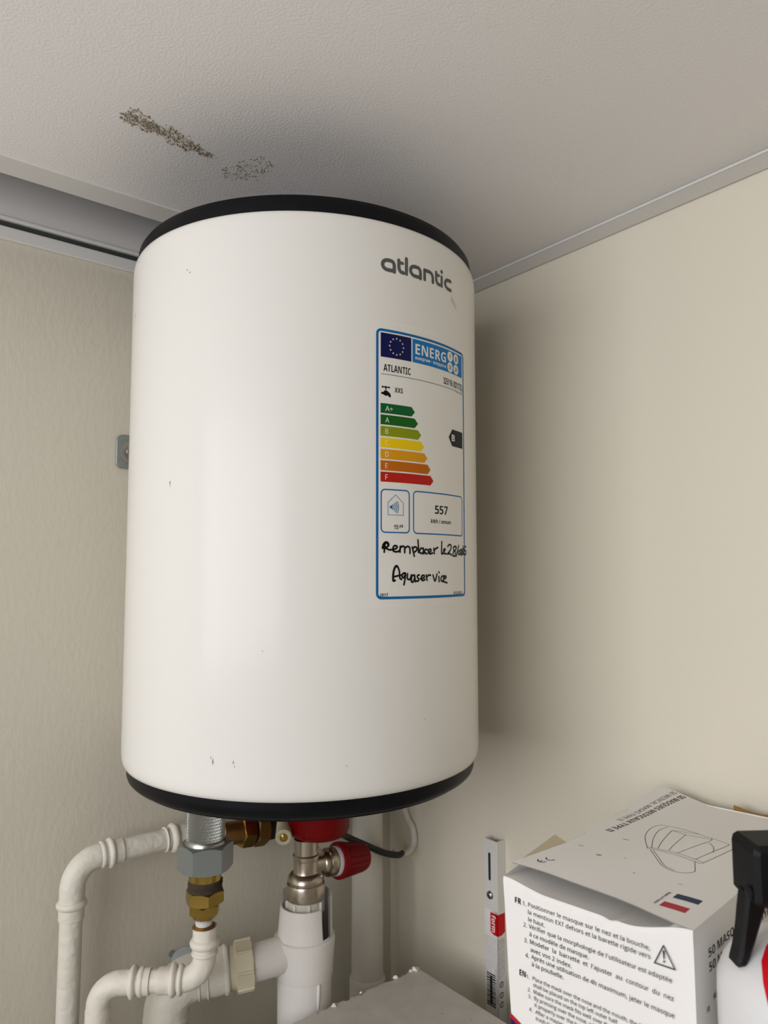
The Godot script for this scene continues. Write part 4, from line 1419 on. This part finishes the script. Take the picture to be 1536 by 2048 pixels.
func drain_funnel() -> void:
	var o := Vector3(-0.1795, 1.2, 0.1)
	var t := thing("drain_funnel", "white plastic funnel trap with cut-out slots below the safety valve", "funnel", o)
	var prof := func(r0: float, y0: float, r1: float, y1: float) -> Array:     # a thin wall: outside up, over the rim, inside down
		return [Vector2(r0, y0 - o.y), Vector2(r1, y1 - o.y), Vector2(r1 - 0.0007, y1 + 0.0004 - o.y), Vector2(r1 - 0.0016, y1 - o.y), Vector2(r0 - 0.0016, y0 - o.y)]
	# the cup: front wall, a slot at its right, the taller wall behind
	var st := begin()
	lathe(st, prof.call(0.0246, 1.431, 0.0218, 1.4605), Transform3D(), 60, deg_to_rad(-140), deg_to_rad(9.0))
	var cup := part("cup_wall", st, M.pvc, t)
	for a in [-140.0, 9.0]:
		var thick := begin()
		var d := Vector3(sin(deg_to_rad(a)), 0, cos(deg_to_rad(a)))
		var n := d.cross(Vector3.UP) * (1.0 if a < 0 else -1.0)
		quad(thick, d * 0.0246 + Vector3.UP * (1.431 - o.y), d * 0.0230 + Vector3.UP * (1.431 - o.y), d * 0.0202 + Vector3.UP * (1.4605 - o.y), d * 0.0218 + Vector3.UP * (1.4605 - o.y), n)
		part("cup_edge", thick, M.pvc, cup)
	st = begin()
	lathe(st, prof.call(0.0248, 1.431, 0.0243, 1.4690), Transform3D(), 60, deg_to_rad(34.0), deg_to_rad(206.0))
	part("cup_wall", st, M.pvc, t)
	st = begin()                                     # the inner sleeve that holds the valve's outlet
	lathe(st, [Vector2(0.0155, 1.440 - o.y), Vector2(0.0162, 1.4655 - o.y), Vector2(0.0150, 1.4658 - o.y), Vector2(0.0143, 1.440 - o.y)], Transform3D(), 48)
	var sl := part("inner_sleeve", st, M.sleeve, t)
	for k in 8:
		st = begin()
		var a := TAU * k / 8 - 0.35
		box(st, Vector3(sin(a) * 0.0166, 1.4585 - o.y, cos(a) * 0.0166), Vector3(0.0022, 0.013, 0.0022), 0.0003, Basis(Vector3.UP, a))
		part("sleeve_rib", st, M.pvc, sl)
	st = begin()                                     # the collar
	lathe(st, [Vector2(0.0236, 1.4010 - o.y), Vector2(0.0250, 1.4014 - o.y), Vector2(0.0254, 1.4030 - o.y), Vector2(0.0256, 1.412 - o.y), Vector2(0.0272, 1.4310 - o.y), Vector2(0.0270, 1.4335 - o.y), Vector2(0.0258, 1.4346 - o.y), Vector2(0.0236, 1.4342 - o.y)], Transform3D(), 72)
	part("collar", st, M.pvc, t)
	st = begin()
	lathe(st, [Vector2(0.0205, 0.001 - o.y), Vector2(0.0210, 1.20 - o.y), Vector2(0.0236, 1.33 - o.y), Vector2(0.0240, 1.395 - o.y), Vector2(0.0241, 1.4075 - o.y), Vector2(0.0241, 1.4360 - o.y)], Transform3D(), 72)
	var body := part("trap_body", st, M.pvc, t)
	st = begin()
	var ra := deg_to_rad(-2.0)
	sweep(st, [Vector3(sin(ra) * 0.0243, 1.4035 - o.y, cos(ra) * 0.0243), Vector3(sin(ra) * 0.0245, 1.399 - o.y, cos(ra) * 0.0245), Vector3(sin(ra) * 0.0242, 1.388 - o.y, cos(ra) * 0.0242), Vector3(sin(ra) * 0.0236, 1.380 - o.y, cos(ra) * 0.0236)], [0.0008, 0.0014, 0.0012, 0.0005], 8)
	part("rib", st, M.pvc, body)
	st = begin()
	var a0 := Vector3(-0.1795, 1.4228, 0.1) - o
	var a1 := Vector3(-0.2300, 1.4203, 0.0912) - o
	sweep(st, [a0, a1], 0.0150, 40)
	part("side_outlet", st, M.pvc, t)


func waste_pipe() -> void:
	var o := Vector3(-0.2922, 1.2, 0.064)
	var t := thing("waste_pipe", "wide white painted waste elbow joined to the funnel by an ivory ribbed nut", "pipe", o)
	var p := Vector3(-0.2255, 1.4206, 0.0920) - o
	var c := Vector3(-0.2922, 1.4150, 0.064) - o
	var dir := (c - p).normalized()
	var d := Vector3(-0.2924, 0.002, 0.064) - o
	var st := begin()                                  # ribbed nut: flats with raised corners
	nut(st, along(p + dir * 0.0015, dir).rotated_local(Vector3.UP, 0.2), 0.0375, 0.0150, 0.0150, 8)
	var nt := part("ribbed_nut", st, M.ivory, t)
	for k in 8:
		st = begin()
		var xf := along(p, dir).rotated_local(Vector3.UP, 0.2)
		var a := TAU * k / 8
		var e := Vector3(sin(a), 0, cos(a)) * 0.0202
		sweep(st, [xf * (e + Vector3.UP * 0.0022), xf * (e + Vector3.UP * 0.0158)], 0.0011, 8)
		part("nut_rib", st, M.ivory, nt)
	st = begin()
	sweep(st, [p + dir * 0.013, p + dir * 0.026], 0.0172, 36)
	part("threaded_end", st, M.ivory, t)
	st = begin()
	sweep(st, rounded_path([p + dir * 0.022, c, c + Vector3.DOWN * 0.03], 0.026, 14), 0.0186, 40)
	part("elbow", st, M.painted, t)
	for q in [[p + dir * 0.0240, dir, 0.0196, 0.0042], [p + dir * 0.040, dir, 0.0196, 0.0016], [p + dir * 0.047, dir, 0.0195, 0.0016]]:
		st = begin()
		lathe(st, ring(-q[3] / 2, q[3] / 2, 0.0184, q[2]), along(q[0], q[1]), 40)
		part("bead", st, M.painted, t)
	st = begin()
	sweep(st, [c + Vector3.DOWN * 0.018, d], 0.0174, 36)
	part("tube", st, M.painted, t)
	st = begin()
	lathe(st, ring(-0.004, 0.004, 0.0172, 0.0190), along(c + Vector3.DOWN * 0.0275, Vector3.DOWN), 40)
	part("bead", st, M.painted, t)
	st = begin()                                       # steel clip behind the elbow
	lathe(st, [Vector2(0.0, -0.0015), Vector2(0.0120, -0.0015), Vector2(0.0125, 0.0), Vector2(0.0120, 0.0015), Vector2(0.0, 0.0015)], along(Vector3(-0.262, 1.4090, 0.030) - o, Vector3(-0.35, 0.5, 0.75)), 28)
	sweep(st, [Vector3(-0.262, 1.4090, 0.030) - o, Vector3(-0.262, 1.405, 0.001) - o], 0.003, 10)
	part("pipe_clip", st, M.zinc, t)


func corner_pipe() -> void:
	var o := Vector3(-0.0598, 0.0, 0.035)
	var t := thing("drain_pipe", "straight wide off-white drain pipe standing in the corner behind the red knob", "pipe", o)
	var st := begin()
	lathe(st, [Vector2(0.0168, 1.325), Vector2(0.0162, 1.50), Vector2(0.0160, 1.62), Vector2(0.0160, 2.30)], Transform3D(), 48)
	part("tube", st, M.painted_dim, t)
	st = begin()
	lathe(st, [Vector2(0.0188, 0.0), Vector2(0.0188, 1.332), Vector2(0.0185, 1.3352), Vector2(0.0176, 1.3362), Vector2(0.0166, 1.3358)], Transform3D(), 48)
	part("socket", st, M.painted_dim, t)


func power_cable() -> void:
	var o := Vector3(-0.108, 1.495, 0.062)
	var t := thing("power_cable", "cable, black then white, that loops from under the heater to the right wall", "cable", o)
	var path := []
	for p in [Vector3(-0.140, 1.545, 0.085), Vector3(-0.120, 1.505, 0.070), Vector3(-0.1065, 1.4935, 0.060), Vector3(-0.0780, 1.4775, 0.058), Vector3(-0.0540, 1.4645, 0.0560), Vector3(-0.0320, 1.4560, 0.0520), Vector3(-0.0190, 1.4530, 0.0440)]:
		path.append(p - o)
	var st := begin()
	sweep(st, curve3(path), 0.0033, 14)
	part("black_sheath", st, M.rubber, t)
	path = []
	for p in [Vector3(-0.0330, 1.4575, 0.0470), Vector3(-0.0220, 1.4535, 0.0430), Vector3(-0.0105, 1.4505, 0.0410), Vector3(-0.0050, 1.4535, 0.0430), Vector3(-0.0042, 1.4640, 0.0470), Vector3(-0.0042, 1.4770, 0.0440), Vector3(-0.0042, 1.4900, 0.0330), Vector3(-0.0042, 1.54, 0.0180), Vector3(-0.0042, 1.70, 0.0120), Vector3(-0.0042, 2.03, 0.0120)]:
		path.append(p - o)
	st = begin()
	sweep(st, curve3(path), 0.0038, 14)
	part("white_sheath", st, M.painted_dim, t)


func curve3(pts: Array, n := 8) -> Array:
	var out := []
	for i in pts.size() - 1:
		for k in n:
			out.append((pts[i] as Vector3).cubic_interpolate(pts[i + 1], pts[maxi(i - 1, 0)], pts[mini(i + 2, pts.size() - 1)], float(k) / n))
	out.append(pts[-1])
	return out


# ------------------------------------------------------------------ on the right
func shelf_rail() -> void:
	var o := Vector3(0, 0.70, 0.1695)
	var t := thing("shelf_rail", "narrow white metal shelf rail with a slot, dome screw and red sticker on the wall", "shelf rail", o)
	# a hollow section: face plate and two sides, open at the top
	var h := 1.4985 - o.y
	var st := begin()
	box(st, Vector3(-0.0113, h / 2, 0.0), Vector3(0.0014, h, 0.0172), 0.0004)
	for s in [-1.0, 1.0]:
		box(st, Vector3(-0.0056, h / 2, s * 0.0080), Vector3(0.0110, h, 0.0012), 0.0003)
	part("profile", st, M.rail, t)
	for y in [1.4735, 1.36, 1.25, 1.14]:
		st = begin()
		var pts := PackedVector2Array()
		for p in round_rect(-0.0014, -0.0130, 0.0014, 0.0130, 0.00135).slice(0, -1):
			pts.append(p)
		extrude(st, pts, 0.0006, 0.0, Transform3D(Basis(Vector3.UP, -PI / 2), Vector3(-0.01195, y - o.y, -0.0012)))
		part("slot", st, M.slot, t)
		if y < 1.4:
			break
	st = begin()
	var scr := Vector3(-0.0120, 1.4470 - o.y, -0.0008)
	lathe(st, [Vector2(0.0040, 0.0), Vector2(0.0037, 0.0012), Vector2(0.0026, 0.0022), Vector2(0.0012, 0.0026), Vector2(0.0, 0.0026)], along(scr, Vector3.LEFT), 24)
	var sc := part("screw", st, M.steel, t)
	st = begin()
	box(st, scr + Vector3(-0.0026, 0, 0), Vector3(0.0004, 0.0008, 0.0032))
	part("screw_slot", st, M.slot, sc)
	# the sticker wraps from the face round the near side
	var map := func(u: float, v: float, lift: float) -> Array:       # u from the far edge of the face towards the viewer
		var k := lift * 0.00005
		if u <= 17.2:
			return [Vector3(-0.0120 - k, v / 1000 - o.y, -0.0086 + u / 1000), Vector3.LEFT]
		return [Vector3(-0.0120 + (u - 17.2) / 1000, v / 1000 - o.y, 0.0086 + k), Vector3.BACK]
	st = begin()
	colour(Color(0.90, 0.89, 0.88))
	rect(st, 0.2, 1318.0, 17.2, 1433.4, map, 1.0, 30.0)
	rect(st, 17.21, 1318.0, 27.5, 1433.4, map, 1.0, 30.0)
	colour(Color(0.80, 0.05, 0.10))
	fill(st, [Vector2(7.6, 1431.4), Vector2(17.2, 1431.4), Vector2(17.2, 1411.6), Vector2(12.0, 1411.4), Vector2(7.6, 1413.6)], map, 2.0, 30.0)
	fill(st, [Vector2(17.21, 1431.4), Vector2(27.0, 1431.4), Vector2(27.0, 1413.6), Vector2(22.0, 1411.6), Vector2(17.21, 1411.6)], map, 2.0, 30.0)
	var down := func(u0: float, v0: float) -> Callable: return func(u: float, v: float, lift: float) -> Array: return map.call(u0 + v, v0 - u, lift)
	colour(Color(0.95, 0.94, 0.93))
	write(st, "form", true, 0.0, 15.5, 0.0, 5.2, down.call(9.2, 1429.4), 3.0, 4.0)
	colour(Color(0.25, 0.25, 0.26))
	for k in 7:
		for j in 2:
			write(st, ["Rail mural simple pour rayonnage", "Single wall rail for shelf brackets"][(k + j) % 2], false, 0.0, [33.0, 36.0, 30.0, 35.0, 28.0, 34.0, 31.0][k], 0.0, 0.75, down.call((1.0 if j == 0 else 17.4) + k * (2.1 if j == 0 else 1.3), 1408.5), 2.0, 40.0)
	colour(Color(0.08, 0.08, 0.08))
	var y := 1375.0
	while y > 1345.0:
		var hgt := rng.randf_range(0.35, 1.5)
		fill(st, [Vector2(1.6, y), Vector2(13.2, y), Vector2(13.2, y - hgt), Vector2(1.6, y - hgt)], map, 2.0, 30.0)
		y -= hgt + rng.randf_range(0.35, 1.1)
	write(st, "3 454976 218309", false, 0.0, 22.0, 0.0, 1.2, down.call(14.0, 1372.0), 2.0, 40.0)
	for q in [[21.0, 1367.5], [21.0, 1358.0], [21.0, 1349.5]]:
		stroke(st, circle(Vector2(q[0], q[1]), 2.4, 0.3 if q[1] < 1355.0 else 0.0), 0.8, map, 2.0)
		stroke(st, circle(Vector2(q[0], q[1] + 0.3), 0.9, 0.8), 0.6, map, 2.0)
	part("sticker", st, M.print, t)
	ink = Color.WHITE


func circle(c: Vector2, r: float, open: float) -> Array:
	var out := []
	for i in 17:
		out.append(c + Vector2.from_angle(open + (TAU - 2 * open) * i / 16.0) * r)
	return out


func spray_bottle() -> void:
	var o := Vector3(-0.1900, 1.386, 0.5388)
	var t := thing("spray_bottle", "blurred white spray bottle with a black trigger head at the right edge", "spray bottle", o, Basis(Vector3.UP, deg_to_rad(141.6)))
	var y := func(w: float) -> float: return w - 1.386
	# local x points to the nozzle
	var prof := [Vector2(0.0, 0.0), Vector2(0.040, 0.0), Vector2(0.0422, 0.002), Vector2(0.0427, 0.006), Vector2(0.0427, y.call(1.5634)), Vector2(0.0424, y.call(1.5699)), Vector2(0.0400, y.call(1.5760)), Vector2(0.0367, y.call(1.5808)), Vector2(0.0306, y.call(1.5856)), Vector2(0.0245, y.call(1.5887)), Vector2(0.0204, y.call(1.5909)), Vector2(0.0150, y.call(1.5945)), Vector2(0.0135, y.call(1.598)), Vector2(0.0135, y.call(1.606)), Vector2(0.0, y.call(1.606))]
	var st := begin()
	lathe(st, prof, Transform3D(), 80)
	var body := part("bottle_body", st, M.bottle, t)
	st = begin()                                         # the red field of the label on the shoulder and body
	colour(Color(0.80, 0.07, 0.12))
	var back := t.transform.basis.inverse()
	for i in range(4, 10):
		for s in 24:
			var p := []
			var n := []
			for q in [[i, s], [i, s + 1], [i + 1, s + 1], [i + 1, s]]:
				var pr: Vector2 = prof[q[0]]
				var l0 := deg_to_rad(-123.5 + (pr.x * 1000 - 25.5) * 1.79) if q[0] > 4 else deg_to_rad(-91.0)
				var a := lerpf(l0, deg_to_rad(-64.0) - l0, float(q[1]) / 24)
				var d: Vector3 = back * Vector3(sin(a), 0, cos(a))
				var e: Vector2 = prof[mini(q[0] + 1, 10)] - prof[q[0] - 1]
				var nn := (d * e.y - Vector3.UP * e.x).normalized()
				p.append(d * pr.x + Vector3.UP * pr.y + nn * 0.0003)
				n.append(nn)
			tri(st, p[0], p[1], p[2], n[0], n[1], n[2])
			tri(st, p[0], p[2], p[3], n[0], n[2], n[3])
	part("red_label", st, M.print, body)
	ink = Color.WHITE
	st = begin()
	extrude(st, PackedVector2Array([Vector2(0.0325, y.call(1.6110)), Vector2(0.0325, y.call(1.6310)), Vector2(0.0318, y.call(1.6334)), Vector2(0.0298, y.call(1.6346)), Vector2(0.0, y.call(1.6352)), Vector2(-0.030, y.call(1.6330)), Vector2(-0.036, y.call(1.6280)), Vector2(-0.034, y.call(1.6120)), Vector2(-0.016, y.call(1.6060)), Vector2(0.012, y.call(1.6060)), Vector2(0.0180, y.call(1.6072)), Vector2(0.0290, y.call(1.6088)), Vector2(0.0315, y.call(1.6096))]), 0.024, 0.0022)
	var head := part("trigger_head", st, M.black, t)
	st = begin()
	lathe(st, [Vector2(0.0032, 0.0), Vector2(0.0032, 0.0010), Vector2(0.0025, 0.0015), Vector2(0.0, 0.0015)], along(Vector3(0.0323, y.call(1.6135), -0.006), Vector3.RIGHT), 20)
	part("nozzle", st, M.black, head)
	st = begin()
	extrude(st, PackedVector2Array([Vector2(0.0331, y.call(1.6125)), Vector2(0.0336, y.call(1.6100)), Vector2(0.0344, y.call(1.6048)), Vector2(0.0356, y.call(1.5959)), Vector2(0.0372, y.call(1.5883)), Vector2(0.0386, y.call(1.5838)), Vector2(0.0390, y.call(1.5820)), Vector2(0.0378, y.call(1.5812)), Vector2(0.0346, y.call(1.5818)), Vector2(0.0330, y.call(1.5846)), Vector2(0.0302, y.call(1.5918)), Vector2(0.0264, y.call(1.6024)), Vector2(0.0236, y.call(1.6102)), Vector2(0.0227, y.call(1.6125))]), 0.010, 0.0014)
	part("trigger_lever", st, M.black, t)
	st = begin()
	lathe(st, [Vector2(0.0152, y.call(1.5965)), Vector2(0.0158, y.call(1.5980)), Vector2(0.0158, y.call(1.6090))], Transform3D(), 36)
	part("screw_cap", st, M.black, t)
